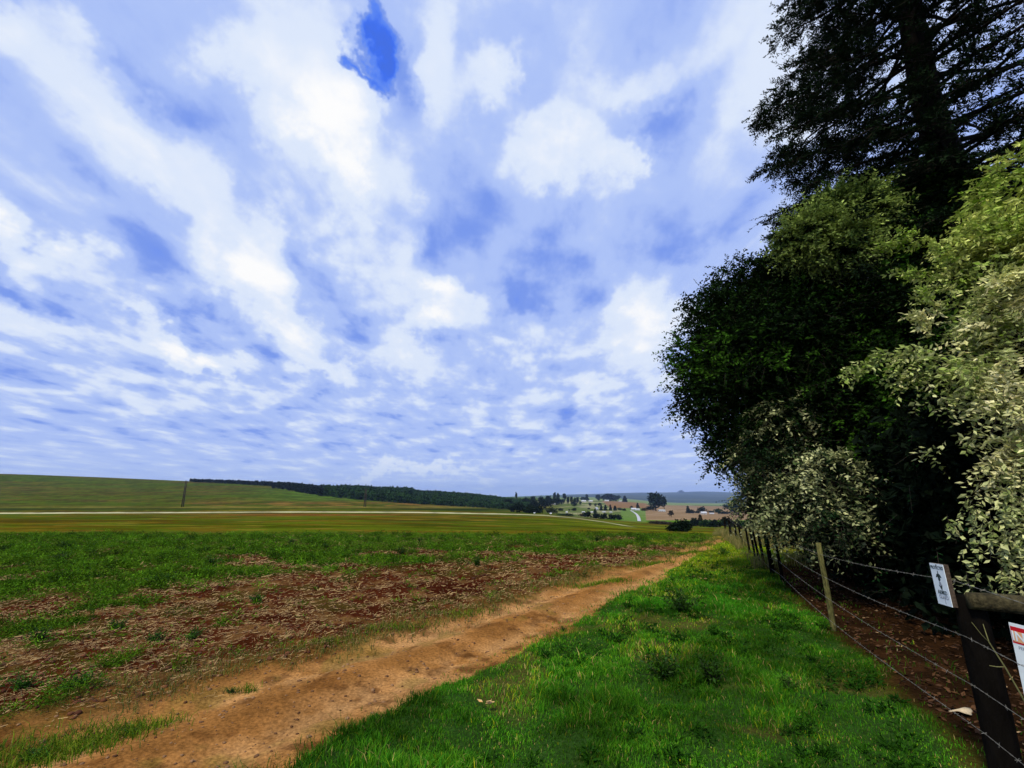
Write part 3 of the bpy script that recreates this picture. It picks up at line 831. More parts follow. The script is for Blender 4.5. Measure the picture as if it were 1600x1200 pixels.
def conifer():
    root = empty('conifer_tree')
    tag(root, 'towering black-green conifer with feathery drooping boughs rising above the broadleaf trees', 'tree')
    bx, by = 9.05, 8.6
    mb = MB()
    ht = 19.0
    zs = np.linspace(H(bx, by) - .1, ht, 16)
    P = np.stack([bx + .05 * np.sin(zs), by + .05 * np.cos(zs * 1.3), zs], -1)
    mb.tube(P, .40 * (1 - (zs / (ht + 1.0))) ** .75 + .03, 14, wob=.08)
    tr = mb.build('trunk', M_BLACKBARK, root)
    lb = MB(); cr = Acc(); tw = Acc()
    nb = 150
    for i in range(nb):
        t = (i + .5) / nb
        z0 = 5.9 + t * (ht - 6.2)
        az = i * 2.399963 + rng.random() * .4
        dx, dy = math.cos(az), math.sin(az)
        lenb = (3.2 if z0 < 13 else 3.2 * (ht + .6 - z0) / (ht + .6 - 13)) * (.78 + .3 * rng.random())
        leftness = max(0, -dx)
        if dy < -.35: lenb *= .62
        rightness = max(0, dx)
        slope = -.02 - .20 * leftness + .42 * rightness + .10 * (rng.random() - .5)
        if rightness > .2: lenb *= 1.5
        p0 = np.array([bx, by, z0])
        tt = np.linspace(0, 1, 8)
        Q = p0 + np.outer(tt * lenb, [dx, dy, slope]) + np.outer(-.10 * lenb * tt ** 2 * (1 - 1.2 * rightness), [0, 0, 1.0])
        Q[1:, :2] += .10 * rng.normal(size=(7, 2)) * tt[1:, None]
        lb.tube(Q, np.linspace(.060 if rightness > .2 else .05, .008, 8), 6)
        dens = 54 if rightness < .35 else 15
        m = int(dens * lenb / 4)
        tp = .22 + .80 * rng.random(m) ** .8
        idx = np.clip(tp * 7, 0, 6.999).astype(int); fr = np.clip(tp * 7 - idx, 0, 1)
        O = Q[idx] * (1 - fr)[:, None] + Q[np.minimum(idx + 1, 7)] * fr[:, None]
        sgn = np.where(rng.random(m) < .5, 1, -1)
        sd = np.array([-dy, dx, 0])
        D = np.array([dx, dy, slope]) * .75 + sd * sgn[:, None] * .75 + .25 * rng.normal(size=(m, 3)) + np.array([0, 0, -.05])
        ln = (.45 + .5 * rng.random(m)) * (1.15 - .5 * tp)
        a, s = sprays(O, D, ln, 9, .09, .35, colmix((.006, .014, .006), (.012, .028, .010), 1, .5), droop=.12, stem_r=.006)
        tw.add(*s)
        # second order branchlets carry the foliage
        m2 = 5
        tq = rng.random((m, m2)) * .9 + .1
        O2 = O[:, None] + nrm(D)[:, None] * (ln[:, None] * tq)[..., None] - np.array([0, 0, 1.0]) * (.12 * ln[:, None] * tq ** 2)[..., None]
        O2 = O2.reshape(-1, 3)
        D2 = np.repeat(nrm(D), m2, 0) * .8 + .7 * randdir(m * m2) * np.array([1, 1, .55])
        a2, s2 = sprays(O2, D2, .16 + .18 * rng.random(len(O2)), 10, .105, .34, colmix((.006, .014, .006), (.014, .032, .010), 1, .5), droop=.10, stem_r=.003, spread=.7)
        cr.add(*a2); tw.add(*s2); cr.add(*a)
    # low drooping bough that shows against the sky beside the broadleaf tree
    for (p0, p1) in [((1330, 330, 8.6), (1200, 338, 8.3)), ((1330, 350, 8.6), (1205, 372, 8.4)), ((1350, 270, 8.6), (1242, 300, 8.3)), ((1340, 240, 8.6), (1215, 262, 8.3))]:
        a_, b_ = at(*p0), at(*p1)
        Q = limb(lb, [bx, by, a_[2] + .6], b_, .04, .008, sag=.2, wob=.02)
        m = 80
        t = (.3 + .7 * rng.random(m)) * 6; idx = np.minimum(t.astype(int), 5); fr = (t - idx)[:, None]
        O = Q[idx] * (1 - fr) + Q[idx + 1] * fr
        D = nrm(np.repeat((b_ - a_)[None], m, 0)) + .7 * randdir(m) * np.array([1, 1, .5])
        a2, s2 = sprays(O, D, .18 + .25 * rng.random(m), 12, .085, .34, colmix((.006, .014, .006), (.014, .032, .010), 1, .5), droop=.15, stem_r=.003)
        cr.add(*a2); tw.add(*s2)
    lb.build('boughs', M_BLACKBARK, root)
    cr.build('crown', M_DARKLEAF, root)
    tw.build('twigs', M_TWIG, root)
conifer()

# ------------------------------------------------------------------ fence, posts, rail, signs
def hpost(mb, x, y, h, r, lean=(0, 0), r2=None, seg=10, wob=.12):
    z = float(H(x, y))
    t = np.linspace(0, 1, 7)
    P = np.stack([x + lean[0] * t + .008 * np.sin(t * 5), y + lean[1] * t, z - .1 + (h + .1) * t], -1)
    mb.tube(P, np.linspace(r, r2 or r * .9, 7), seg, wob=wob)
    return P[-1]
FD = nrm(np.array([.358, 1.0]))
fence = empty('barbed_wire_fence', (0, 0, 0))
tag(fence, 'barbed wire fence with thin leaning wooden posts running away beside the grass', 'fence')
mb = MB(); hpost(mb, 4.03, 6.48, 1.05, .034, (-.03, 0)); o = mb.build('post', M_POST, fence); o['label'] = 'pale lichen-covered fence post'
posts = [(9.66, .95, .032), (10.76, .80, .048), (11.9, .78, .034), (12.6, .76, .03), (13.4, .74, .03), (14.5, .72, .03), (16.2, .70, .032), (18.3, .7, .035), (20.6, .8, .05), (23.5, .85, .05)]
tops = []
for (y, h, r) in posts:
    mb = MB(); hpost(mb, fence_x(y), y, h, r, ((rng.random() - .7) * .12, 0)); mb.build('post', M_DPOST, fence)
mb = MB(); hpost(mb, 1.45, -.6, 1.2, .05); mb.build('post', M_DPOST, fence)
# brace rails at the far corner
for (y0, y1, h) in [(16.2, 20.6, .62), (20.6, 23.5, .75)]:
    mb = MB()
    p0 = np.array([fence_x(y0), y0, H(fence_x(y0), y0) + h]); p1 = np.array([fence_x(y1) + .1, y1, H(fence_x(y1), y1) + h])
    mb.tube(np.linspace(p0, p1, 5), .05, 8); mb.build('brace_rail', M_DPOST, fence)
WZ_far = [.90, .63, .385, .12]; WZ_near = [1.17, .85, .575, .33]
def wire_pts(k):
    A = [(1.45, -.6, WZ_near[k] + .05)]
    A += [(2.775, 3.17, WZ_near[k]), (4.03 - .04, 6.48, WZ_far[k] + .04)]
    for (y, h, r) in posts[:9]:
        x = fence_x(y); A.append((x - .03, y, float(H(x, y)) + min(h, 1.0) * (.95 - .26 * k)))
    return np.array(A)
for k in range(4):
    A = wire_pts(k); mb = MB(); pts = []
    for i in range(len(A) - 1):
        L0 = np.linalg.norm(A[i + 1] - A[i]); n = max(3, int(L0 / .035)) if A[i][1] < 10 else max(3, int(L0 / .2))
        t = np.linspace(0, 1, n, endpoint=False)[:, None]
        seg = A[i] * (1 - t) + A[i + 1] * t
        seg[:, 2] -= .018 * np.sin(np.pi * t[:, 0]) * min(L0, 4) / 3
        pts.append(seg)
    pts = np.vstack(pts + [A[-1:]])
    s = np.concatenate([[0], np.cumsum(np.linalg.norm(np.diff(pts, axis=0), axis=1))])
    for ph in (0, math.pi):
        off = np.stack([np.cos(s * 52 + ph) * .94, -np.cos(s * 52 + ph) * .34, np.sin(s * 52 + ph)], -1) * .0018
        mb.tube(pts + off, .0010, 4, cap=False)
    q = 0.1
    while q < s[-1] and q < 12:
        p = np.array([np.interp(q, s, pts[:, j]) for j in range(3)])
        for _ in range(2):
            d = nrm(rng.normal(size=3)[None])[0]
            mb.tube(np.array([p - d * .013, p + d * .013]), .0012, 3, cap=False)
        q += .14 + .03 * rng.random()
    mb.build('wire', M_WIRE, fence)

gp = empty('gate_post')
tag(gp, 'thick dark strainer post carrying a mossy horizontal rail at the gate', 'post')
mb = MB(); hpost(mb, 2.875, 3.2, 1.04, .080, (0, 0), .076, seg=16, wob=.06); mb.build('post', M_DPOST, gp)
mb = MB()
t = np.linspace(0, 1, 14)[:, None]
P = np.array([2.795, 3.115, 1.065]) * (1 - t) + np.array([4.5, 2.45, .88]) * t
P[:, 2] += .018 * np.sin(t[:, 0] * 9); P[:, 1] += .015 * np.sin(t[:, 0] * 7 + 1)
mb.tube(P, .047 + .006 * np.sin(t[:, 0] * 11), 14, wob=.10); mb.build('rail', M_RAIL, gp)

def text_mesh(s, size, mat, parent, name, M, bold=0.0, align='CENTER'):
    cu = bpy.data.curves.new(name, 'FONT'); cu.body = s; cu.size = size; cu.align_x = align; cu.align_y = 'CENTER'; cu.offset = bold; cu.extrude = .0004
    to = bpy.data.objects.new(name, cu); COL.objects.link(to)
    dg = bpy.context.evaluated_depsgraph_get()
    me = bpy.data.meshes.new_from_object(to.evaluated_get(dg))
    bpy.data.objects.remove(to); bpy.data.curves.remove(cu)
    me.materials.clear(); me.materials.append(mat)
    o = obj(name, me, parent); o.matrix_local = M
    return o
def frame(tl, tr, bl):
    """local axes: x along the top, y up the side, z out to the viewer; origin at the centre"""
    X = Vector(tr - tl); Yv = Vector(tl - bl); wd, ht = X.length, Yv.length
    X.normalize(); Z = X.cross(Yv).normalized(); Yv = Z.cross(X)
    c = Vector((tl + tr) / 2 + (bl - tl) / 2)
    return Matrix(((X.x, Yv.x, Z.x, c.x), (X.y, Yv.y, Z.y, c.y), (X.z, Yv.z, Z.z, c.z), (0, 0, 0, 1))), wd, ht
# notice on plank
tl, bl = at(1453.3, 879.5, 3.36), None
tl = at(1453.3, 879.5, 3.36)
s_ = s_of_row(882.8); tr = at(1474.3, 882.8, 3.20)
bl = np.array([tl[0] + .004, tl[1], at(1467.3, 942.3, 3.36)[2]])
M, wd, ht = frame(tl, tr, bl)
sg = empty('warning_sign'); sg.matrix_world = M
tag(sg, 'small white notice with green-black emblem and lettering nailed to a rough plank', 'sign')
mb = MB(); mb.box((0, 0, -.014), (wd * 1.0, ht * 1.0, .026)); mb.build('plank', M_PLANK, sg, smooth=False)
mb = MB(); mb.box((0, 0, .001), (wd, ht, .003)); mb.build('plate', M_WHITE, sg, smooth=False)
Tm = lambda x, y, z=.0032, rx=1.0: Matrix.Translation((x * wd, y * ht, z)) @ Matrix.Diagonal((rx, 1, 1, 1))
text_mesh('PROTECTED', wd * .165, M_INK, sg, 'lettering', Tm(0, .40), .0004)
text_mesh('BY', wd * .09, M_INK, sg, 'lettering', Tm(0, .46), .0002)
text_mesh('ARMED', wd * .20, M_INK, sg, 'lettering', Tm(.02, -.20), .0006)
text_mesh('GUARD', wd * .19, M_GREY, sg, 'lettering', Tm(.05, -.31), .0006)
text_mesh('1', wd * .22, M_GREY, sg, 'lettering', Tm(.10, -.42), .0006)
mb = MB()                                   # emblem: winged spear-head above a pointed shield
def poly(mb, pts, z=.0034, th=.0006):
    pts = np.array(pts) * np.array([wd, ht]); n = len(pts)
    V = np.vstack([np.c_[pts, np.full(n, z)], np.c_[pts, np.full(n, z - th)]])
    c = pts.mean(0); V = np.vstack([V, [c[0], c[1], z]])
    j = np.arange(n); k = (j + 1) % n
    mb.add(V, np.stack([j, j + n, k + n, k], -1), np.stack([np.full(n, 2 * n), j, k], -1))
poly(mb, [(-.02, .33), (.02, .33), (.03, .26), (.12, .24), (.20, .17), (.17, .16), (.09, .215), (.06, .21), (.09, .12), (.03, .07), (-.03, .07), (-.07, .12), (-.05, .21), (-.09, .215), (-.17, .16), (-.20, .17), (-.12, .24), (-.03, .26)])
poly(mb, [(-.12, -.02), (-.09, -.02), (.02, -.10), (.10, -.02), (.13, .0), (.05, -.16)])
mb.build('emblem', M_INK, sg, smooth=False)
mb = MB()
poly(mb, [(-.07, .06), (.07, .06), (.10, -.01), (.02, -.09), (-.08, -.01)], z=.0031); mb.build('emblem', M_GREY, sg, smooth=False)
# indemnity notice on the rail
tl = at(1576, 972, 3.02); tr = at(1640, 1001, 2.82)
tr = tl + (tr - tl) / np.linalg.norm(tr - tl) * .40; tr[2] = tl[2]
bl = tl - np.array([0, 0, .60])
M, wd, ht = frame(tl, tr, bl)
sg2 = empty('indemnity_sign'); sg2.matrix_world = M
tag(sg2, 'white indemnity notice with a red heading band hanging below the mossy rail', 'sign')
mb = MB(); mb.box((0, 0, 0), (wd, ht, .004)); mb.build('plate', M_WHITE, sg2, smooth=False)
mb = MB(); mb.box((0, ht * .395, .0026), (wd * .98, ht * .15, .0012)); mb.build('heading_band', M_RED, sg2, smooth=False)
mb = MB(); mb.box((0, ht * .383, .0034), (wd * .95, ht * .095, .0010)); mb.build('heading_panel', M_ORANGE, sg2, smooth=False)
text_mesh('INDEMNITY', wd * .185, M_WHITE, sg2, 'lettering', Matrix.Translation((0, ht * .383, .0044)), .0012)
text_mesh('PERSONS ENTER THESE PREMISES', wd * .058, M_GREY, sg2, 'lettering', Matrix.Translation((0, ht * .285, .0026)), .0003)
text_mesh('ENTIRELY AT THEIR OWN RISK', wd * .058, M_GREY, sg2, 'lettering', Matrix.Translation((0, ht * .05, .0026)), .0003)
text_mesh('AND THE OWNER ACCEPTS', wd * .058, M_GREY, sg2, 'lettering', Matrix.Translation((0, ht * -.03, .0026)), .0003)
text_mesh('NO RESPONSIBILITY', wd * .058, M_GREY, sg2, 'lettering', Matrix.Translation((0, ht * -.11, .0026)), .0003)

# ------------------------------------------------------------------ grass on the verge
def verge_grass():
    n = 430000
    Y = 2.5 * (30 / 2.5) ** (rng.random(n) ** 1.15)
    lo = edgeR(Y) - .5; hi = fence_x(Y) + .8
    x = lo + (hi - lo) * rng.random(n)
    zn = zones(x, Y)
    patch = fbm(x * 1.3, Y * 1.3, 281, 4)
    clump = fbm(x * 3.2, Y * 3.2, 301, 3)
    clump = .6 * clump + .4 * fbm(x * 9, Y * 9, 303, 2)
    p = zn['verge'] * (.35 + .65 * (1 - sst(patch, .52, .66))) * (.45 + .55 * sst(clump, .36, .56))
    p = np.maximum(p, sst(zn['aR'], -.5, .0) * .10)
    p *= (1 - .8 * zn['bare'])
    k = rng.random(n) < p
    x, Y, patch, clump = x[k], Y[k], patch[k], clump[k]; n = len(x)
    big = fbm(x * .6, Y * .6, 305, 3)
    h = (.022 + .068 * sst(clump, .42, .70) + .03 * rng.random(n)) * (.65 + .75 * sst(big, .4, .65))
    h *= .68 * np.where(rng.random(n) < .04, 1.9, 1)
    wd = (.0035 + .003 * rng.random(n)) * np.maximum(1, Y / 4.5)
    g0 = np.array([.020, .13, .005]); g1 = np.array([.078, .21, .008]); g2 = np.array([.33, .34, .012]); g3 = np.array([.40, .30, .10])
    k2 = fbm(x * .8, Y * .8, 309, 4); dk = sst(k2, .50, .62) * sst(Y, 3.8, 5.5) * (1 - sst(Y, 10, 13)) * .6  # darker band paints the overhanging crown's shade into the grass
    t = rng.random((n, 1)) * (1 - dk[:, None])
    c = g0 * (1 - t) + g1 * t
    yel = np.clip(sst(patch, .52, .68) * .35 + sst(Y, 8.5, 14) * .95 + .08 * rng.random(n), 0, 1)
    m = (rng.random(n) < yel * .8)[:, None]
    c = np.where(m, g1 * (1 - t) + g2 * t, c)
    dead = (rng.random(n) < .03 + .07 * sst(patch, .52, .66))[:, None]
    c = np.where(dead, g3 * (.6 + .6 * t), c)
    tn = .50 + 1.0 * sst(.5 * fbm(x * 2.1, Y * 2.1, 315, 3) + .5 * fbm(x * .7, Y * .7, 316, 3), .36, .62)
    tn = np.where(Y > 11, np.maximum(tn, .8), tn)
    c = c * tn[:, None] * (.75 + .5 * rng.random((n, 1)))
    z = H(x, Y)
    V, Q, C = blades(np.stack([x, Y, z], -1), h, wd, c, .7)
    o = obj('grass', mesh(V, Q, M_GRASS, C)); tag(o, 'lush short green grass covering the verge between track and fence', 'grass', kind='stuff')
verge_grass()
def verge_weeds():
    n = 420
    Y = 3.0 * (13 / 3.0) ** rng.random(n); x = edgeR(Y) + .2 + (fence_x(Y) - edgeR(Y) - .3) * rng.random(n)
    k = fbm(x * .9, Y * .9, 317, 3) > .47
    x, Y = x[k], Y[k]; n = len(x)
    P, D, Nn, c = leafy_clumps(x, Y, 34, (.04 + .08 * rng.random(n))[:, None], (.03 + .08 * rng.random(n))[:, None], (.006, .030, .002), (.025, .09, .004))
    m = len(P)
    V, Q, C = leaves(P, D, Nn, .022 + .035 * rng.random(m), .012 + .014 * rng.random(m), c)
    o = obj('broadleaf_weeds', mesh(V, Q, M_GRASS, C)); tag(o, 'dark little broadleaf weeds scattered through the verge grass', 'weeds', kind='stuff')

def tall_grass():
    n = 26000
    Y = 11.5 * (30 / 11.5) ** rng.random(n)
    x = fence_x(Y) - .3 + rng.random(n) ** 1.3 * 6.0
    k = rng.random(n) < sst(fbm(x * .9, Y * .9, 311, 3), .36, .55)
    x, Y = x[k], Y[k]; n = len(x)
    h = .15 + .35 * rng.random(n) * sst(fbm(x * .5, Y * .5, 313, 3), .3, .6)
    wd = .008 + .008 * rng.random(n)
    t = rng.random((n, 1)); c = np.array([.09, .12, .02]) * (1 - t) + np.array([.30, .24, .09]) * t
    V, Q, C = blades(np.stack([x, Y, H(x, Y)], -1), h, wd, c, .5)
    o = obj('tall_grass', mesh(V, Q, M_GRASS, C)); tag(o, 'tall dry yellow grass growing through and behind the far fence posts', 'grass', kind='stuff')
tall_grass()

# ------------------------------------------------------------------ weeds, stubble, clods in the field
def leafy_clumps(x, y, nl, size, ht, c0, c1, seed=0):
    n = len(x); z = H(x, y)
    az = rng.random((n, nl)) * 2 * math.pi; el = .15 + 1.1 * rng.random((n, nl))
    D = np.stack([np.cos(az) * np.cos(el), np.sin(az) * np.cos(el), np.sin(el)], -1)
    off = rng.random((n, nl, 1)) ** .7
    P = np.stack([x, y, z], -1)[:, None] + D * off * (size * np.array([1, 1, 0]) + ht * np.array([0, 0, 1.0]))[:, None]
    Nn = np.array([0, 0, 1.0]) + .6 * rng.normal(size=(n, nl, 3))
    LD = D + .4 * rng.normal(size=(n, nl, 3)); LD[..., 2] *= .5
    t = rng.random((n, 1, 1)) * .6 + rng.random((n, nl, 1)) * .4
    c = np.array(c0) * (1 - t) + np.array(c1) * t
    return P.reshape(-1, 3), LD.reshape(-1, 3), Nn.reshape(-1, 3), c.reshape(-1, 3)
verge_weeds()
def field_weeds():
    n = 95000
    Y = 3.2 * (23.5 / 3.2) ** (rng.random(n) ** .75)
    a = -1.25 + rng.random(n) * 1.85; x = a * Y
    zn = zones(x, Y)
    p = .62 * zn['weeds'] * (.15 + .85 * sst(fbm(x * 1.8, Y * 1.8, 321, 3), .40, .60)) + .008 * zn['soil']
    k = rng.random(n) < p
    x, Y = x[k], Y[k]; n = len(x)
    big = sst(fbm(x * .9, Y * .9, 325, 3), .4, .65)
    sz = (.05 + .06 * rng.random(n) + .06 * big)[:, None]; ht = (.03 + .05 * rng.random(n) + .07 * big)[:, None]
    P, D, Nn, c = leafy_clumps(x, Y, 14, sz, ht, (.02, .070, .003), (.14, .27, .010))
    ysz = np.repeat(np.clip(Y / 9.0, .45, 1.1), 14)
    m = len(P)
    V, Q, C = leaves(P, D, Nn, (.040 + .045 * rng.random(m)) * ysz, (.012 + .012 * rng.random(m)) * ysz, c)
    o = obj('field_weeds', mesh(V, Q, M_GRASS, C)); tag(o, 'low green weeds and seedlings spread in a wide band across the field', 'weeds', kind='stuff')
    n = 13000
    Y = 3.2 * (22.5 / 3.2) ** (rng.random(n) ** .7)
    x = (-1.25 + rng.random(n) * 1.85) * Y
    zn = zones(x, Y)
    mnd = .55 * fbm(x * 1.1 + 3, Y * 1.1, 327, 3) + .45 * fbm(x * 2.6, Y * 2.6, 328, 2)
    k = rng.random(n) < (zn['weeds'] + .035 * zn['soil']) * sst(mnd, .46, .58) * np.clip(Y / 9, .25, 1)
    x, Y = x[k], Y[k]; n = len(x)
    P, D, Nn, c = leafy_clumps(x, Y, 60, (.10 + .12 * rng.random(n))[:, None], (.10 + .16 * rng.random(n))[:, None], (.012, .055, .002), (.13, .29, .010))
    tone = np.repeat(np.where(rng.random((n, 1)) < .30, .25, .5 + 1.1 * rng.random((n, 1))), 60, 0)
    m = len(P); ysz = np.repeat(np.clip(Y / 9.0, .4, 1.1), 60)
    V, Q, C = leaves(P, D, Nn, (.035 + .045 * rng.random(m)) * ysz, (.009 + .010 * rng.random(m)) * ysz, c * tone)
    o = obj('weed_mounds', mesh(V, Q, M_GRASS, C)); tag(o, 'taller fluffy mounds of green weeds standing out of the field band', 'weeds', kind='stuff')
    # separate grass tufts at the rims of the track
    PX = []; 
    for (px, row, sx, sy, m) in [(40, 1180, .35, .16, 1500), (110, 1165, .22, .10, 700), (210, 1135, .16, .07, 420), (385, 1075, .05, .03, 80), (1078, 862, .55, .12, 700), (1100, 849, .7, .14, 500), (940, 912, .5, .12, 600), (1005, 882, .6, .12, 600), (620, 985, .25, .08, 260), (505, 1010, .2, .08, 200), (730, 960, .2, .08, 200), (870, 1000, .18, .10, 220)]:
        g0_ = gnd(px, row); u = rng.normal(size=(m, 2)) * [sx, sy]
        PX.append(np.stack([g0_[0] + .86 * u[:, 0] - .5 * u[:, 1], g0_[1] + .5 * u[:, 0] + .86 * u[:, 1]], -1))
    PX = np.vstack(PX); x, Y = PX[:, 0], PX[:, 1]; n = len(x); t = rng.random((n, 1))
    V, Q, C = blades(np.stack([x, Y, H(x, Y)], -1), .03 + .06 * rng.random(n), (.004 + .003 * rng.random(n)) * np.maximum(1, Y / 5), np.array([.02, .10, .004]) * (1 - t) + np.array([.20, .26, .015]) * t, .8)
    o = obj('track_grass', mesh(V, Q, M_GRASS, C)); tag(o, 'separate bright green grass tufts growing on the dirt track and its rims', 'grass', kind='stuff')
    # yellow grass tips along both track edges
    n = 16000
    Y = 3.0 * (26 / 3.0) ** rng.random(n)
    x = edgeL(Y) + rng.normal(size=n) * .40 - .15
    k = rng.random(n) < sst(fbm(x * 1.7, Y * 1.7, 331, 3), .44, .62)
    x, Y = x[k], Y[k]; n = len(x); t = rng.random((n, 1))
    V, Q, C = blades(np.stack([x, Y, H(x, Y)], -1), .03 + .06 * rng.random(n), (.004 + .003 * rng.random(n)) * np.maximum(1, Y / 5), np.array([.04, .09, .012]) * (1 - t) + np.array([.24, .20, .05]) * t, .8)
    o = obj('edge_grass', mesh(V, Q, M_GRASS, C)); tag(o, 'thin yellowing grass tufts along the field edge of the dirt track', 'grass', kind='stuff')
field_weeds()

def stubble():
    n = 100000
    Y = 3.0 * (21 / 3.0) ** (rng.random(n) ** .8)
    x = (-1.25 + rng.random(n) * 1.75) * Y
    zn = zones(x, Y)
    p = zn['soil'] * (.38 + .62 * sst(fbm(x * 1.2, Y * 1.2, 341, 3), .40, .60)) * (1 - .35 * np.exp(-((x / Y + .18) / .32) ** 2)) + .10 * zn['weeds'] + .02 * zn['track'] * sst(zn['aL'], 1.2, 0)
    k = rng.random(n) < p
    x, Y = x[k], Y[k]; n = len(x)
    ln = (.025 + .08 * rng.random(n) ** 2.2) * np.clip(Y / 9, .8, 1.5); wd = (.0028 + .005 * rng.random(n)) * np.clip(Y / 8, .7, 1.8)
    az = np.where(rng.random(n) < .35, .54 + .25 * rng.normal(size=n), rng.random(n) * math.pi)
    el = .05 + .18 * rng.normal(size=n) + np.where(rng.random(n) < .05, .9, 0)
    D = np.stack([np.cos(az) * np.cos(el), np.sin(az) * np.cos(el), np.sin(el)], -1)
    c0 = np.stack([x, Y, H(x, Y) + .012 + np.abs(np.sin(el)) * ln * .5], -1)
    S = nrm(np.cross(D, [0, 0, 1.0])); U = np.cross(S, D)
    V = []
    bend = rng.normal(size=(n, 1)) * .06
    for e, tt in enumerate((-1, 0, 1)):
        cc = c0 + D * (ln * .5 * tt)[:, None] + S * bend * ln[:, None] * (1 - abs(tt)) * 2
        for ang in (0, 2.094, 4.189):
            V.append(cc + (S * math.cos(ang) + U * math.sin(ang)) * (wd * .6)[:, None])
    V = np.stack(V, 1).reshape(-1, 3)
    i = np.arange(n)[:, None] * 9; q = []
    for s in (0, 3):
        for k in range(3): q.append(i + np.array([[s + k, s + (k + 1) % 3, s + 3 + (k + 1) % 3, s + 3 + k]]))
    t = rng.random((n, 1)) ** 1.15
    c = np.array([.08, .032, .010]) * (1 - t) + np.array([.52, .36, .15]) * t
    o = obj('maize_stubble', mesh(V, np.concatenate(q, 0), M_STRAW, np.repeat(c, 9, 0))); tag(o, 'dry straw-coloured maize stalk litter scattered over the red soil', 'stubble', kind='stuff')
stubble()

PHI = (1 + 5 ** .5) / 2
ICO = nrm(np.array([(-1, PHI, 0), (1, PHI, 0), (-1, -PHI, 0), (1, -PHI, 0), (0, -1, PHI), (0, 1, PHI), (0, -1, -PHI), (0, 1, -PHI), (PHI, 0, -1), (PHI, 0, 1), (-PHI, 0, -1), (-PHI, 0, 1)], float))
ICT = np.array([(0, 11, 5), (0, 5, 1), (0, 1, 7), (0, 7, 10), (0, 10, 11), (1, 5, 9), (5, 11, 4), (11, 10, 2), (10, 7, 6), (7, 1, 8), (3, 9, 4), (3, 4, 2), (3, 2, 6), (3, 6, 8), (3, 8, 9), (4, 9, 5), (2, 4, 11), (6, 2, 10), (8, 6, 7), (9, 8, 1)])
def lumps(name, x, y, size, col, label, flat=.6):
    n = len(x)
    V = ICO[None] * (1 + .35 * (rng.random((n, 12, 1)) - .5)) * size[:, None, None] * np.stack([.8 + .6 * rng.random(n), .8 + .6 * rng.random(n), flat * (.7 + .6 * rng.random(n))], -1)[:, None]
    V = V + np.stack([x, y, H(x, y) + size * .15], -1)[:, None]
    Fc = (np.arange(n)[:, None, None] * 12 + ICT[None]).reshape(-1, 3)
    o = obj(name, mesh(V.reshape(-1, 3), Fc, M_STONE, np.repeat(col, 12, 0), True)); tag(o, label, 'stones' if 'peb' in name else 'soil', kind='stuff')
def clods():
    n = 16000
    Y = 3.0 * (18 / 3.0) ** rng.random(n); x = (-1.25 + rng.random(n) * 1.75) * Y
    zn = zones(x, Y); k = rng.random(n) < zn['soil'] * .8
    x, Y = x[k], Y[k]; n = len(x)
    t = rng.random((n, 1)); c = np.array([.045, .014, .007]) * (1 - t) + np.array([.17, .065, .026]) * t
    lumps('soil_clods', x, Y, (.008 + .022 * rng.random(n) ** 2) * np.maximum(1, Y / 9), c, 'crumbly dark red soil clods between the stubble')
    n = 5200
    Y = 3.0 * (17 / 3.0) ** rng.random(n); x = edgeL(Y) - .3 + (edgeR(Y) - edgeL(Y) + .5) * rng.random(n)
    zn = zones(x, Y); k = (rng.random(n) < zn['track'] * .45)
    x, Y = x[k], Y[k]; n = len(x)
    t = rng.random((n, 1)); c = np.array([.08, .032, .012]) * (1 - t) + np.array([.30, .17, .08]) * t
    lumps('pebbles', x, Y, .004 + .016 * rng.random(n) ** 3, c, 'small pebbles and crumbs lying on the dirt track')
clods()
def litter():
    n = 7000
    Y = 2.6 + rng.random(n) ** 1.4 * 8.0; x = fence_x(Y) + .1 + rng.random(n) * 4.5
    t = rng.random((n, 1)); c = np.array([.025, .011, .005]) * (1 - t) + np.array([.11, .05, .018]) * t
    c = np.where(rng.random((n, 1)) < .03, np.array([.30, .20, .10]), c)
    P = np.stack([x, Y, H(x, Y) + .008 + .01 * rng.random(n)], -1)
    D = randdir(n) * np.array([1, 1, .25]); Nn = np.array([0, 0, 1.0]) + .5 * rng.normal(size=(n, 3))
    V, Q, C = leaves(P, D, Nn, .035 + .035 * rng.random(n), .018 + .02 * rng.random(n), c)
    o = obj('leaf_litter', mesh(V, Q, M_STRAW, C)); tag(o, 'brown fallen leaves and twigs on the shaded soil behind the wire', 'leaf litter', kind='stuff')
litter()

# single plants that stand out of the field and the verge
def weed(px, row, h, label, dark=.5, wid=1.0, grp=None, kind='weed_plant'):
    s = s_of_row(row); p = gnd(px, row)
    x, y = p[0], p[1]
    o_ = empty(kind, (x, y, float(H(x, y))))
    tag(o_, label, 'weed', grp)
    m = 30
    az = rng.random(m) * 6.28; el = .5 + .9 * rng.random(m)
    D = np.stack([np.cos(az) * np.cos(el) * wid, np.sin(az) * np.cos(el) * wid, np.sin(el)], -1)
    O = np.zeros((m, 3)) + .02 * rng.normal(size=(m, 3)) * np.array([1, 1, 0])
    c0 = np.array([.008, .030, .002]) * (1 + (1 - dark) * 2); c1 = np.array([.03, .085, .004]) * (1 + (1 - dark) * 1.6)
    a, s2 = sprays(O, D, h * (.6 + .5 * rng.random(m)), 8, h * .22, .42, colmix(c0, c1, 1, .4), droop=.18, stem_r=.0025)
    A = Acc(); A.add(*a); A.build('foliage', M_LEAF, o_)
    T = Acc(); T.add(*s2); T.build('stems', M_TWIG, o_)
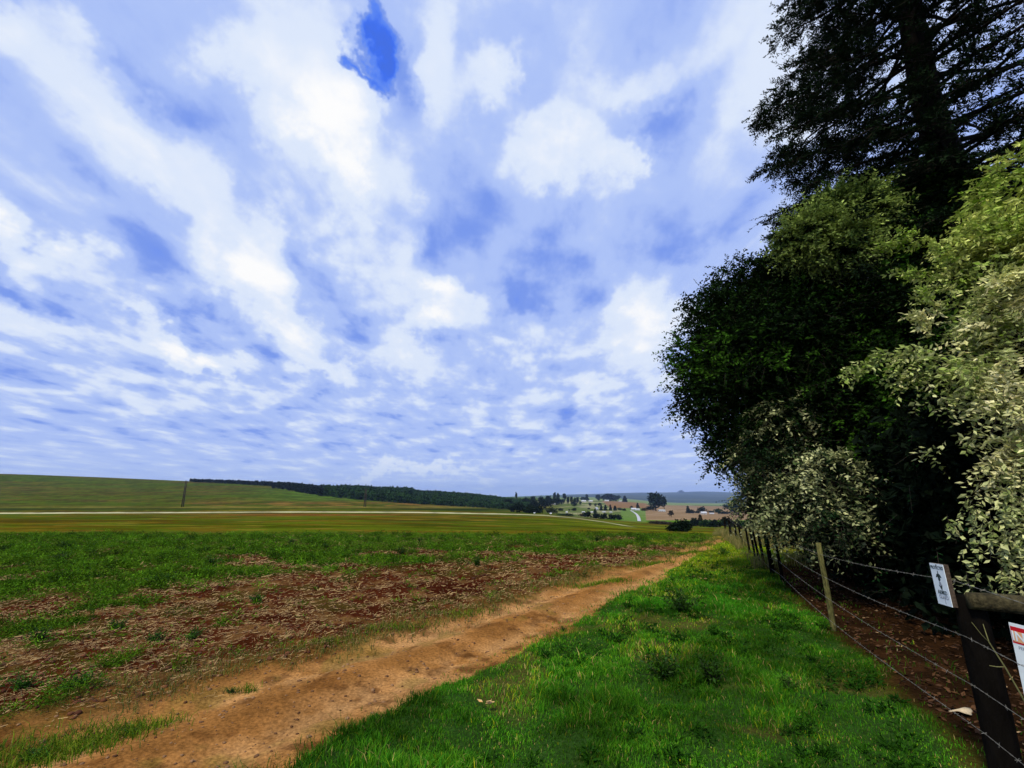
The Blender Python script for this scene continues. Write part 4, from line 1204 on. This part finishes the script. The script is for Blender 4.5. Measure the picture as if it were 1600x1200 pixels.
WEEDS = [
 (1070, 962, .40, 'dark bushy weed in the grass halfway between track and fence', .9, 1.0),
 (1035, 1068, .30, 'wide dark thistle-like weed low in the middle of the verge grass', .9, 1.3),
 (1112, 1078, .27, 'upright dark weed right of the wide thistle-like weed in the verge', .9, .6),
 (1232, 1088, .16, 'small leafy weed nearest the lichen-covered fence post', .3, .8),
 (1132, 872, .30, 'bright green bushy weed at the top of the verge beside the track end', .3, 1.1),
 (745, 888, .27, 'tall dark pointed weed at the edge between green weeds and red soil', .8, .5),
 (627, 868, .28, 'round dark weed alone in the green weed band', .95, .8),
 (98, 860, .30, 'dark weed on the far left of the green weed band', .95, .8),
 (95, 878, .28, 'dark weed just in front of the far left one', .9, 1.0),
 (5, 862, .25, 'dark weed cut by the left frame edge', .9, .9),
 (284, 862, .24, 'first of three dark weeds in a row in the green band', .95, .8),
 (308, 864, .20, 'middle of three dark weeds in a row in the green band', .95, .8),
 (323, 862, .22, 'last of three dark weeds in a row in the green band', .95, .8),
 (361, 863, .20, 'dark weed standing apart right of the row of three', .95, .8),
 (455, 850, .24, 'small dark weed near the far edge of the green band', .95, .7),
 (508, 856, .22, 'pair-like dark weed mid band, left of the round weed', .95, .8),
 (592, 846, .22, 'dark weed at the far edge, behind the round weed', .95, .9),
 (656, 846, .18, 'little low dark weed at the far edge of the band', .95, .9),
 (932, 846, .26, 'dark tuft at the far right of the green band', .9, .9),
 (330, 885, .30, 'leafy mid-green bush weed near the soil edge', .5, 1.3),
 (250, 915, .30, 'broad green clump at the left soil edge', .5, 1.3),
 (120, 1085, .20, 'soft pale green grassy weed near the left track edge', .1, 1.5),
 (30, 1085, .18, 'soft green weed at the lower left frame edge', .15, 1.4),
 (52, 1178, .12, 'green grassy clump on the left rut in the bottom left corner', .1, 1.8),
 (205, 1140, .09, 'small green clump on the dirt track itself', .15, 1.5),
 (362, 1078, .06, 'tiny green sprig in the middle of the dirt track', .2, 1.2),
 (880, 985, .08, 'tiny dark sprig on the right edge of the track', .6, 1.0),
 (1000, 962, .08, 'low tuft where verge and track meet', .4, 1.3),
 (400, 945, .22, 'green weed standing in the stubble', .5, 1.1),
 (180, 990, .20, 'green weed between stubble stalks on the left', .45, 1.2),
 (60, 1010, .20, 'dark green weed at the left edge of the stubble', .6, 1.2),
 (300, 1000, .18, 'first green weed of a broken row across the stubble', .45, 1.2),
 (240, 1005, .16, 'second green weed of a broken row across the stubble', .5, 1.2),
]
for wd_ in WEEDS:
    weed(*wd_[:4], dark=wd_[4], wid=wd_[5])
# dry stems by the gate post and the pale piece of bark
root = empty('dry_stem', (3.05, 2.95, float(H(3.05, 2.95))))
tag(root, 'thin dry forked grass stem leaning behind the wires beside the gate post', 'stem')
mb = MB()
g = lambda px, row, Y=2.95: at(px, row, Y) - np.array([3.05, 2.95, float(H(3.05, 2.95))])
mb.tube(np.array([g(1612, 1120), g(1595, 1085), g(1570, 1042), g(1545, 1003), g(1536, 975)]), [.004, .004, .004, .003, .0015], 5)
mb.tube(np.array([g(1570, 1042), g(1558, 1042), g(1546, 1040)]), [.003, .0025, .0015], 5)
mb.tube(np.array([g(1548, 1006), g(1534, 992), g(1518, 972)]), [.002, .0015, .001], 5)
mb.build('stalk', surf('dry_stalk', (.16, .16, .06), var=.3, scale=20), root)
p = at(1506, 1123, 3.78)
V = []; nn = 14
for i in range(nn):
    a = i / nn * 2 * math.pi; r = .075 * (1 + .25 * math.sin(3 * a) + .1 * rng.random())
    V.append((math.cos(a) * r, math.sin(a) * r * .5, .012 * math.sin(2 * a)))
V = np.array(V + [(0, 0, .018)] + [(v[0], v[1], v[2] - .008) for v in V])
j = np.arange(nn); k = (j + 1) % nn
px_, py_ = 3.30, 3.95
pp = gnd(1506, 1123)
o = obj('bark_piece', mesh(V, [np.stack([j, j + nn + 1, k + nn + 1, k], -1), np.stack([np.full(nn, nn), j, k], -1)], surf('pale_bark', (.52, .42, .26), var=.25, scale=30), None, True), None, (pp[0], pp[1], float(H(pp[0], pp[1])) + .03))
tag(o, 'pale flat piece of bark lying on the brown soil left of the gate post', 'bark')
for (px, row, lab) in [(758, 1117, 'small pale dry leaf lying in the grass close to the track'), (1153, 948, 'orange-brown fallen leaf in the dark grass near the fence'), (1100, 914, 'pale dry leaf at the top of the verge')]:
    pp = gnd(px, row)
    V, Q, C = leaves(np.array([[0, 0, .0], [.01, .02, .01], [-.02, .01, .005]]), np.array([[1, .2, .1], [.6, -.8, .3], [-.8, .5, .2]]), np.array([[0, 0, 1.0]] * 3), np.array([.08, .07, .06]), np.array([.05, .05, .04]), np.array([[.60, .40, .16]] * 3))
    o = obj('fallen_leaf', mesh(V, Q, M_STRAW, C), None, (pp[0], pp[1], float(H(pp[0], pp[1])) + .06)); tag(o, lab, 'leaf')

# ------------------------------------------------------------------ the far side: poles, trees, houses
def hit(px, row, ymin=100, ymax=15000):
    """first terrain point seen at that pixel beyond ymin"""
    s = float(s_of_row(row)); Ys = np.exp(np.linspace(math.log(ymin), math.log(ymax), 3000))
    X = (px - 800) / F * (CP + s * SP) * Ys
    d = (CH + s * Ys) - macro(X, Ys)
    i = np.argmax(d < 0) if (d < 0).any() else np.argmin(np.abs(d) / Ys)
    return np.array([X[i], Ys[i], float(macro(X[i], Ys[i]))])
def mpp(p): return (p[1] * CP) / F           # metres per photo pixel at that place
M_POLE = surf('pole_wood', (.035, .028, .022), var=.3, scale=2)
def hframe(px, row, top, label):
    b = hit(px, row, 262); m = mpp(b); h = (row - top) * m
    o_ = empty('electricity_pylon', tuple(b)); tag(o_, label, 'pylon', 'wooden power line frames on the hillside')
    sep_ = 2.1 * m
    for sx in (-1, 1):
        mb = MB(); mb.tube(np.array([[sx * sep_ * .62, 0, -.4], [sx * sep_ * .5, 0, h * .5], [sx * sep_ * .45, 0, h]]), [.32, .28, .24], 8); mb.build('leg', M_POLE, o_)
    mb = MB(); mb.box((0, 0, h * .93), (sep_ * 2.2, .22, .28)); mb.build('crossarm', M_POLE, o_, False)
    mb = MB()
    for (a, b2) in (((-.5, .25), (.5, .55)), ((.5, .25), (-.5, .55)), ((-.5, .55), (.5, .85)), ((.5, .55), (-.5, .85))):
        mb.tube(np.array([[a[0] * sep_, 0, a[1] * h], [b2[0] * sep_, 0, b2[1] * h]]), .07, 5)
    mb.build('brace', M_POLE, o_)
hframe(285, 792, 752, 'taller wooden power line frame on the left hillside above the pale farm track')
hframe(570, 792, 765, 'smaller wooden power line frame in front of the dark plantation')

def clump_tree(kind, nleaf, seed):
    """unit-size tree prototypes: height 1, base at origin"""
    r = np.random.default_rng(seed)
    V = []
    if kind == 'round':
        B = [(0, 0, .50, .36), (0, 0, .25, .26)] + [((r.random() - .5) * .5, (r.random() - .5) * .5, .30 + .5 * r.random(), .13 + .12 * r.random()) for _ in range(9)]
    elif kind == 'bush':
        B = [(0, 0, .35, .42)] + [(a_ * .36 * math.cos(q * 2.4), a_ * .36 * math.sin(q * 2.4), .14 + .50 * (1 - a_ * a_) * r.random() + .08 * r.random(), .16 + .16 * r.random()) for q, a_ in [(q, r.random() ** .5) for q in range(12)]]
    elif kind == 'tall':
        B = [((r.random() - .5) * .36, (r.random() - .5) * .36, .25 + .68 * r.random(), .10 + .12 * r.random()) for _ in range(15)]
    if kind == 'conifer':
        z = r.random(nleaf) ** 1.2; rad = .20 * (1 - z) * (.7 + .5 * r.random(nleaf)) + .01; a = r.random(nleaf) * 6.28
        P = np.stack([np.cos(a) * rad, np.sin(a) * rad, .06 + z * .94], -1)
    else:
        B = np.array(B); wg = B[:, 3] ** 2; k = r.choice(len(B), nleaf, p=wg / wg.sum())
        d = nrm(r.normal(size=(nleaf, 3))); P = B[k, :3] + d * (B[k, 3] * (.45 + .6 * r.random(nleaf)))[:, None]
        P[:, 2] = np.maximum(P[:, 2], .02)
    s = (.085 if kind != 'bush' else .11) * (.7 + .7 * r.random(nleaf)) * (420 / nleaf) ** .25
    return P, s
def far_mat_col(c, n, r): return np.array(c) * (.55 + .9 * r.random((n, 1)))
PROTO = {}
def proto(kind, seed, colour, nleaf):
    key = (kind, seed, colour, nleaf)
    if key not in PROTO:
        r = np.random.default_rng(seed * 31 + 5)
        P, s = clump_tree(kind, nleaf, seed); n = len(P)
        V, Q, C = leaves(P, nrm(r.normal(size=(n, 3))), nrm(r.normal(size=(n, 3))), s * 1.5, s * 1.1, far_mat_col(colour, n, r))
        cm = mesh(V, Q, M_DARKLEAF, C, name='crown')
        mb = MB(); mb.tube(np.array([[0, 0, -.04], [.01, 0, .3], [0, .01, .7]]), [.03, .022, .01], 6)
        for q in range(4):
            a = q * 1.6; mb.tube(np.array([[0, 0, .25], [math.cos(a) * .16, math.sin(a) * .16, .55]]), [.015, .006], 5)
        tm_ = mesh(np.vstack(mb.v), [np.vstack(mb.q), np.vstack(mb.t)], M_BLACKBARK, name='trunk')
        PROTO[key] = (cm, tm_)
    return PROTO[key]
COLS = {'dark': (.006, .014, .005), 'green': (.014, .036, .008), 'grey': (.050, .065, .030), 'brown': (.045, .035, .015), 'blue': (.010, .024, .016)}
def far_tree(px, row, top, wpx, kind, colour, label, cat='tree', name=None, ymin=262, grp=None, nleaf=420, depth=None):
    b = hit(px, row, ymin) if depth is None else None
    if depth is not None:
        q = at(px, row, depth); b = np.array([q[0], q[1], float(macro(q[0], q[1]))])
    m = mpp(b); h = (row - top) * m
    if depth is not None: h = at(px, top, depth)[2] - b[2]
    nm = name or {'round': 'broadleaf_tree', 'bush': 'bush', 'tall': 'gum_tree', 'conifer': 'cypress_tree'}[kind]
    r_ = empty(nm, tuple(b), random.random() * 6.28)
    tag(r_, label, cat, grp)
    cm, tm_ = proto(kind, random.randint(1, 3), COLS[colour], nleaf)
    natural = {'round': .72, 'bush': .84, 'tall': .52, 'conifer': .36}[kind]
    wx = wpx * m / (natural)
    c = obj('crown', cm, r_); t = obj('trunk', tm_, r_)
    c.name = 'crown'; t.name = 'trunk'
    for o_ in (c, t): o_.scale = (wx, wx, h)
    return r_
T = far_tree
# near bush at the end of the track
T(1065, 831.5, 806.5, 29, 'bush', 'dark', 'round near-black bush standing alone beyond the end of the dirt track', 'bush', depth=62, nleaf=2600)
# landmark trees
T(1025, 798, 770.5, 19, 'tall', 'blue', 'tallest tree of the valley, upright and full, behind the brown field', nleaf=900)
T(1038, 797, 776, 8, 'tall', 'dark', 'thinner tree touching the right side of the tallest valley tree', nleaf=500)
T(1049, 808, 798, 7, 'tall', 'brown', 'scraggly brownish sapling above the round near-black bush')
T(953, 783, 770.5, 21, 'round', 'dark', 'broad dark domed tree on the crest left of the tan field', nleaf=700)
T(963, 783, 773, 12, 'round', 'dark', 'right shoulder of the domed trees, sloping down towards the conical cypress')
T(935, 782, 771.5, 9, 'round', 'dark', 'dark tree just left of the broad domed tree')
T(944, 782, 773, 8, 'round', 'dark', 'small dark tree squeezed between two domed trees')
T(976.5, 784.5, 775.5, 6, 'conifer', 'dark', 'lone conical cypress on the crest right of the domed trees')
T(917, 782, 773, 5, 'conifer', 'dark', 'narrow cypress poking above the crest trees left of the domed tree')
T(911, 782, 776, 10, 'round', 'dark', 'low dark tree under the narrow poking cypress')
T(882, 783, 771.5, 5, 'tall', 'dark', 'rightmost of three tall trees rising over the dark wood')
T(872, 784, 771, 4.5, 'tall', 'dark', 'middle of three tall trees rising over the dark wood')
T(866.5, 784, 770, 4.5, 'tall', 'dark', 'left and tallest of three trees rising over the dark wood')
T(806.5, 782, 769.5, 3, 'tall', 'dark', 'thin tree alone on the skyline at the left end of the village')
for i, (px, row, top, wp, kd, cl, lab) in enumerate([
 (888, 789, 776, 4, 'tall', 'dark', 'first small tree of the village line, right of the three tall ones'),
 (893, 789, 776, 4, 'tall', 'dark', 'second small tree of the village line'),
 (898.5, 790, 776, 5, 'round', 'dark', 'third small tree of the village line'),
 (903, 789, 777, 4, 'tall', 'dark', 'fourth small tree of the village line'),
 (897, 791, 783, 9, 'round', 'dark', 'dark round tree in front of the village line'),
 (907, 789, 783, 4, 'round', 'green', 'small green tree at the right end of the village line'),
 (922, 791, 785, 4.5, 'round', 'dark', 'round dark tree alone on the pale green slope'),
 (930.5, 791, 786, 3.8, 'round', 'dark', 'small round tree right of the lone one on the pale slope'),
 (936.8, 791, 785, 5.5, 'round', 'dark', 'third round tree on the pale slope, near the diagonal roof'),
 (939.5, 798, 789.5, 3.6, 'conifer', 'dark', 'first cypress of the row beside the diagonal roof'),
 (946, 798, 789.5, 4.2, 'conifer', 'dark', 'second cypress of the row beside the diagonal roof'),
 (954, 798, 789.5, 3.6, 'conifer', 'dark', 'third cypress of the row below the tan field'),
 (961, 798, 790.5, 4.2, 'conifer', 'dark', 'fourth cypress of the row below the tan field'),
 (968, 797, 791.8, 7, 'bush', 'green', 'low bush right of the cypress row'),
 (975.5, 798, 794, 6, 'bush', 'dark', 'dark low bush left of the long white building'),
 (986.5, 795, 790, 5, 'round', 'dark', 'round tree behind the long white building'),
 (996.5, 794, 786.5, 3.6, 'conifer', 'dark', 'single cypress behind the long white building'),
 (1006, 798, 792, 8, 'bush', 'brown', 'brownish bush right of the long white building'),
 (1016, 797, 789.5, 12, 'bush', 'dark', 'dark bush at the foot of the tallest valley tree'),
 (862, 802, 791, 16, 'bush', 'grey', 'large grey-green bush right of the dark plantation edge'),
 (876, 798, 793, 7, 'bush', 'dark', 'dark low bush right of the grey-green one'),
 (897.5, 798, 793, 8, 'bush', 'dark', 'dark low bush on the green meadow below the village'),
 (889.5, 798, 795, 3, 'bush', 'dark', 'tiny dark bush between two low bushes on the meadow'),
 (920, 796, 792.8, 4, 'bush', 'dark', 'tiny bush above the long hedge'),
 (930, 802, 795, 4, 'conifer', 'green', 'green cypress growing out of the long hedge'),
 (918, 808, 798, 13, 'bush', 'dark', 'tallest dark lump at the left end of the long hedge'),
 (910, 807, 801, 10, 'bush', 'brown', 'reddish brown low bush at the left tip of the long hedge'),
 (932, 810, 800, 13, 'bush', 'dark', 'second dark lump of the long hedge'),
 (944, 811, 801, 13, 'bush', 'dark', 'middle dark lump of the long hedge'),
 (956, 812, 802, 12, 'bush', 'dark', 'fourth dark lump of the long hedge'),
 (966, 812, 803, 12, 'bush', 'dark', 'right end lump of the long hedge'),
 (885, 806, 802, 26, 'bush', 'green', 'flat green hedge strip along the meadow edge'),
 (1075.5, 802, 791.5, 5, 'conifer', 'dark', 'pointed cypress left of the white cottage on the brown field'),
 (1081, 802, 795.5, 9, 'bush', 'dark', 'dark bush right of the pointed cypress'),
 (1097, 802, 791, 13, 'round', 'dark', 'dark domed tree directly behind the white cottage'),
 (1090, 802, 797, 7, 'bush', 'dark', 'small bush left of the domed tree behind the cottage'),
 (1112, 801, 797, 9, 'bush', 'dark', 'low bush between cottage and the wide tree on the right'),
 (1123, 803, 794, 12, 'round', 'green', 'green round tree right of the white cottage'),
 (1133, 803, 797.5, 12, 'bush', 'dark', 'dark low bush right of the green round tree'),
 (1148, 804, 782.5, 26, 'round', 'blue', 'wide bluish tree at the right end beside the overhanging leaves'),
 (1135, 792, 787.5, 10, 'bush', 'blue', 'flat bluish bush left of the wide bluish tree'),
 (1064, 770.5, 765.6, 8, 'round', 'blue', 'pair of distant trees showing on top of the blue ridge'),
]):
    T(px, row, top, wp, kd, cl, lab, 'bush' if kd == 'bush' else 'tree', nleaf=260)
# hedge and scrub behind the near-black bush
for (px, row, top, wp, kd, cl, lab) in [
 (1086, 822, 807, 16, 'bush', 'dark', 'dark scrub touching the right side of the near-black bush'),
 (1095, 822, 806, 7, 'conifer', 'brown', 'brownish pointed shrub rising out of the hedge'),
 (1104, 823, 810, 20, 'bush', 'green', 'green middle part of the hedge beyond the track'),
 (1118, 824, 810, 18, 'bush', 'dark', 'darker hedge part towards the fence corner'),
 (1136, 822, 804, 18, 'bush', 'dark', 'tall dark bush above the fence corner'),
 (1152, 824, 808, 20, 'bush', 'grey', 'grey-green scrub behind the fence corner'),
 (1172, 826, 806, 20, 'bush', 'green', 'green scrub half hidden by the overhanging leaves')]:
    T(px, row, top, wp, kd, cl, lab, 'bush', nleaf=700, ymin=110)
T(1032, 819, 813.5, 34, 'bush', 'brown', 'long low dark brown hedge along the bottom of the brown field', 'hedge', 'low_hedge', nleaf=900)

# dark bushes at the village end of the plantation: individuals
for i, (px, row, top, wp, kd) in enumerate([(812, 801, 784, 20, 'round'), (828, 802, 786, 20, 'bush'), (842, 802, 789, 15, 'bush'), (836, 796, 780, 14, 'round'), (850, 796, 778, 14, 'round'), (860, 792, 777, 12, 'round'),
                                            (870, 789, 776, 12, 'round'), (878, 788, 779, 10, 'round'), (822, 790, 776, 13, 'round'), (845, 788, 774.5, 10, 'round'), (857, 787, 775, 9, 'tall'), (833, 786, 774, 9, 'round'), (802, 800, 788, 16, 'round'), (795, 792, 778, 16, 'round')]):
    T(px, row, top, wp, kd, 'dark', 'dark rounded tree in the crowd of trees left of the village', 'tree', grp='crowd of dark trees left of the village', nleaf=420)

def plantation():
    rr = np.random.default_rng(99)
    P = []; n = 0
    V_, Q_, C_ = [], [], []
    prot = []
    for sd_ in range(4):
        r = np.random.default_rng(sd_ + 40)
        Pl, s = clump_tree('conifer' if sd_ < 2 else 'round', 60, sd_ + 3)
        V, Q, C = leaves(Pl, nrm(r.normal(size=(60, 3))), nrm(r.normal(size=(60, 3))), s * 2.2, s * 1.8, np.ones((60, 3)) * (.6 + .8 * r.random((60, 1))))
        prot.append((V, Q, C))
    off = 0; cnt = 0
    LBx = [290, 430, 500, 600, 700, 800, 850]; LBr = [756, 764, 775, 785.5, 790.5, 798, 801]
    while cnt < 3600:
        px = 288 + 540 * rr.random(); Y = 560 + 520 * rr.random() if px > 420 else 860 + 240 * rr.random()
        x = (px - 800) / F * .962 * Y; z = float(macro(x, Y)); row = row_of_s((z - CH) / Y)
        if row > np.interp(px, LBx, LBr): cnt += .1; continue
        if px > 800 and rr.random() < .5: cnt += 1; continue
        h = (7 + 5 * rr.random()) * float(np.interp(px, [288, 400, 540], [.42, .60, .9])) * (1 - .35 * (px > 640)) ; wdt = h * (1.1 + .5 * rr.random())
        V, Q, C = prot[rr.integers(4) if px > 480 else rr.integers(2)]
        V_.append(V * np.array([wdt, wdt, h]) + np.array([x, Y, z])); Q_.append(Q + off); off += len(V)
        base = np.array([.006, .014, .004]) if px < 500 else np.array([.017, .046, .008])
        C_.append(C * base * (.7 + .6 * rr.random())); cnt += 1
    o = obj('pine_plantation', mesh(np.vstack(V_), np.vstack(Q_), M_DARKLEAF, np.vstack(C_)))
    tag(o, 'dark green tree plantation covering the ridge on the horizon', 'plantation', kind='stuff')
plantation()

def house(px, row, wpx, hpx, label, rz=0.0, roof=.45, cat='house', mat=None, name='farm_house', ymin=262, gable=True, deep=.7):
    b = hit(px, row, ymin); m = mpp(b); W = wpx * m * .85; Hh = hpx * m * .9; Dp = W * deep
    o_ = empty(name, tuple(b), rz); tag(o_, label, cat)
    wh = Hh * (1 - roof)
    mb = MB(); mb.box((0, 0, wh / 2 - .3), (W, Dp, wh + .6)); mb.build('wall', M_WALL, o_, False)
    e = .35
    V = np.array([(-W / 2 - e, -Dp / 2 - e, wh - .1), (W / 2 + e, -Dp / 2 - e, wh - .1), (W / 2 + e, Dp / 2 + e, wh - .1), (-W / 2 - e, Dp / 2 + e, wh - .1), (-W / 2 - e, 0, Hh), (W / 2 + e, 0, Hh)])
    obj('roof', mesh(V, [np.array([(0, 1, 5, 4), (2, 3, 4, 5), (0, 3, 2, 1)]), np.array([(0, 4, 3), (1, 2, 5)])], mat or M_ROOF), o_)
    for q in (-.28, .28):
        mb = MB(); mb.box((q * W, -Dp / 2 - .02, wh * .5), (W * .13, .06, wh * .38)); mb.build('window', M_GLASS, o_, False)
    mb = MB(); mb.box((0, -Dp / 2 - .02, wh * .36), (W * .08, .06, wh * .7)); mb.build('door', M_POLE, o_, False)
M_RROOF = surf('grey_roof', (.35, .38, .38), var=.15, scale=.5)
house(990, 797.5, 8, 4.2, 'long white farm building with pale roof at the head of the curving road')
house(995.5, 797.8, 8, 3.4, 'lower white wing standing right beside the long white farm building', rz=.1)
house(1099.5, 803.6, 9.5, 4.6, 'white cottage with bright roof on the brown field, in front of the domed tree')
house(1112, 803.4, 7, 2.2, 'low white shed right of the white cottage', name='shed', cat='shed')
house(864, 788.5, 9, 2.6, 'white roofed building under the three tall trees', mat=M_ROOF)
house(932, 797, 6, 5.2, 'house with a pale steep roof left of the cypress row', rz=.9, roof=.7)
house(948, 783.2, 7.5, 2.2, 'white shed under the broad domed tree', name='shed', cat='shed')
house(970, 784, 8, 1.8, 'pale shed at the left of the lone conical cypress', name='shed', cat='shed')
house(911.5, 801.5, 4.5, 2.6, 'small white house left behind the long hedge', rz=.3)
house(925, 801.5, 4, 2.6, 'small white house right of the first one behind the long hedge', rz=-.2)
house(943.5, 801, 5, 2.6, 'bluish white house with grey roof behind the middle of the long hedge', mat=M_RROOF)
house(954.5, 801.5, 4, 2.4, 'small grey-roofed house near the right end of the long hedge', mat=M_RROOF)
house(885.5, 802, 2.2, 3.2, 'tiny white hut nearest the crest track', name='hut', cat='hut')
house(860.5, 803.8, 1.8, 2.8, 'tiny white hut right beside the large grey-green bush', name='hut', cat='hut')
house(835, 802.6, 1.6, 2.0, 'tiny white hut at the foot of the plantation', name='hut', cat='hut')
house(1034, 799.5, 11, 3.6, 'pale grey-green roofed shed right below the tallest valley tree', name='shed', cat='shed', mat=M_RROOF)
house(842, 780.5, 2.5, 3.6, 'white house among the dark crowd of trees', roof=.4)
house(912, 784.5, 8, 3.2, 'cream house below the low dark crest tree', roof=.4)
house(923, 784, 7, 2.6, 'pale house right of the narrow poking cypress', roof=.4)

# curving tarred road in the valley
def far_road():
    ctr = [(985, 797.8, 2.0), (988.5, 799.5, 2.4), (992, 801.5, 3.0), (995, 804, 3.6), (996.8, 807, 4.2), (998, 810, 4.8), (998.6, 813, 5.2), (998.8, 815, 5.4)]
    L_, R_ = [], []
    for i in range(len(ctr) - 1):
        for t in np.linspace(0, 1, 8, endpoint=False):
            px, row, wd = [ctr[i][k] * (1 - t) + ctr[i + 1][k] * t for k in range(3)]
            p = hit(px, row, 262); m = mpp(p)
            for s_, A in ((-.5, L_), (.5, R_)):
                x = p[0] + s_ * wd * m; A.append((x, p[1], float(macro(x, p[1])) + .25))
    n = len(L_); j = np.arange(n - 1)
    o = obj('road', mesh(np.array(L_ + R_), np.stack([j, j + n, j + n + 1, j + 1], -1), M_ROAD)); tag(o, kind='structure')
far_road()

# ------------------------------------------------------------------ air
def haze():
    mb = MB(); mb.box((0, 7500, 120), (50000, 20400, 520))
    V = np.vstack(mb.v); V[:, 2] = np.where(V[:, 2] < 0, -230, 240)
    m, nt = newmat('haze')
    pv = nt.nodes.new('ShaderNodeVolumePrincipled'); out = nt.nodes.new('ShaderNodeOutputMaterial')
    pv.inputs['Color'].default_value = (.46, .64, 1.0, 1)
    pv.inputs['Density'].default_value = 0.00006
    pv.inputs['Anisotropy'].default_value = 0.0
    nt.links.new(pv.outputs[0], out.inputs['Volume'])
    o = obj('haze', mesh(V, np.vstack(mb.q), m)); tag(o, 'thin blue haze over the valley and far ridge', 'haze', kind='stuff')
haze()
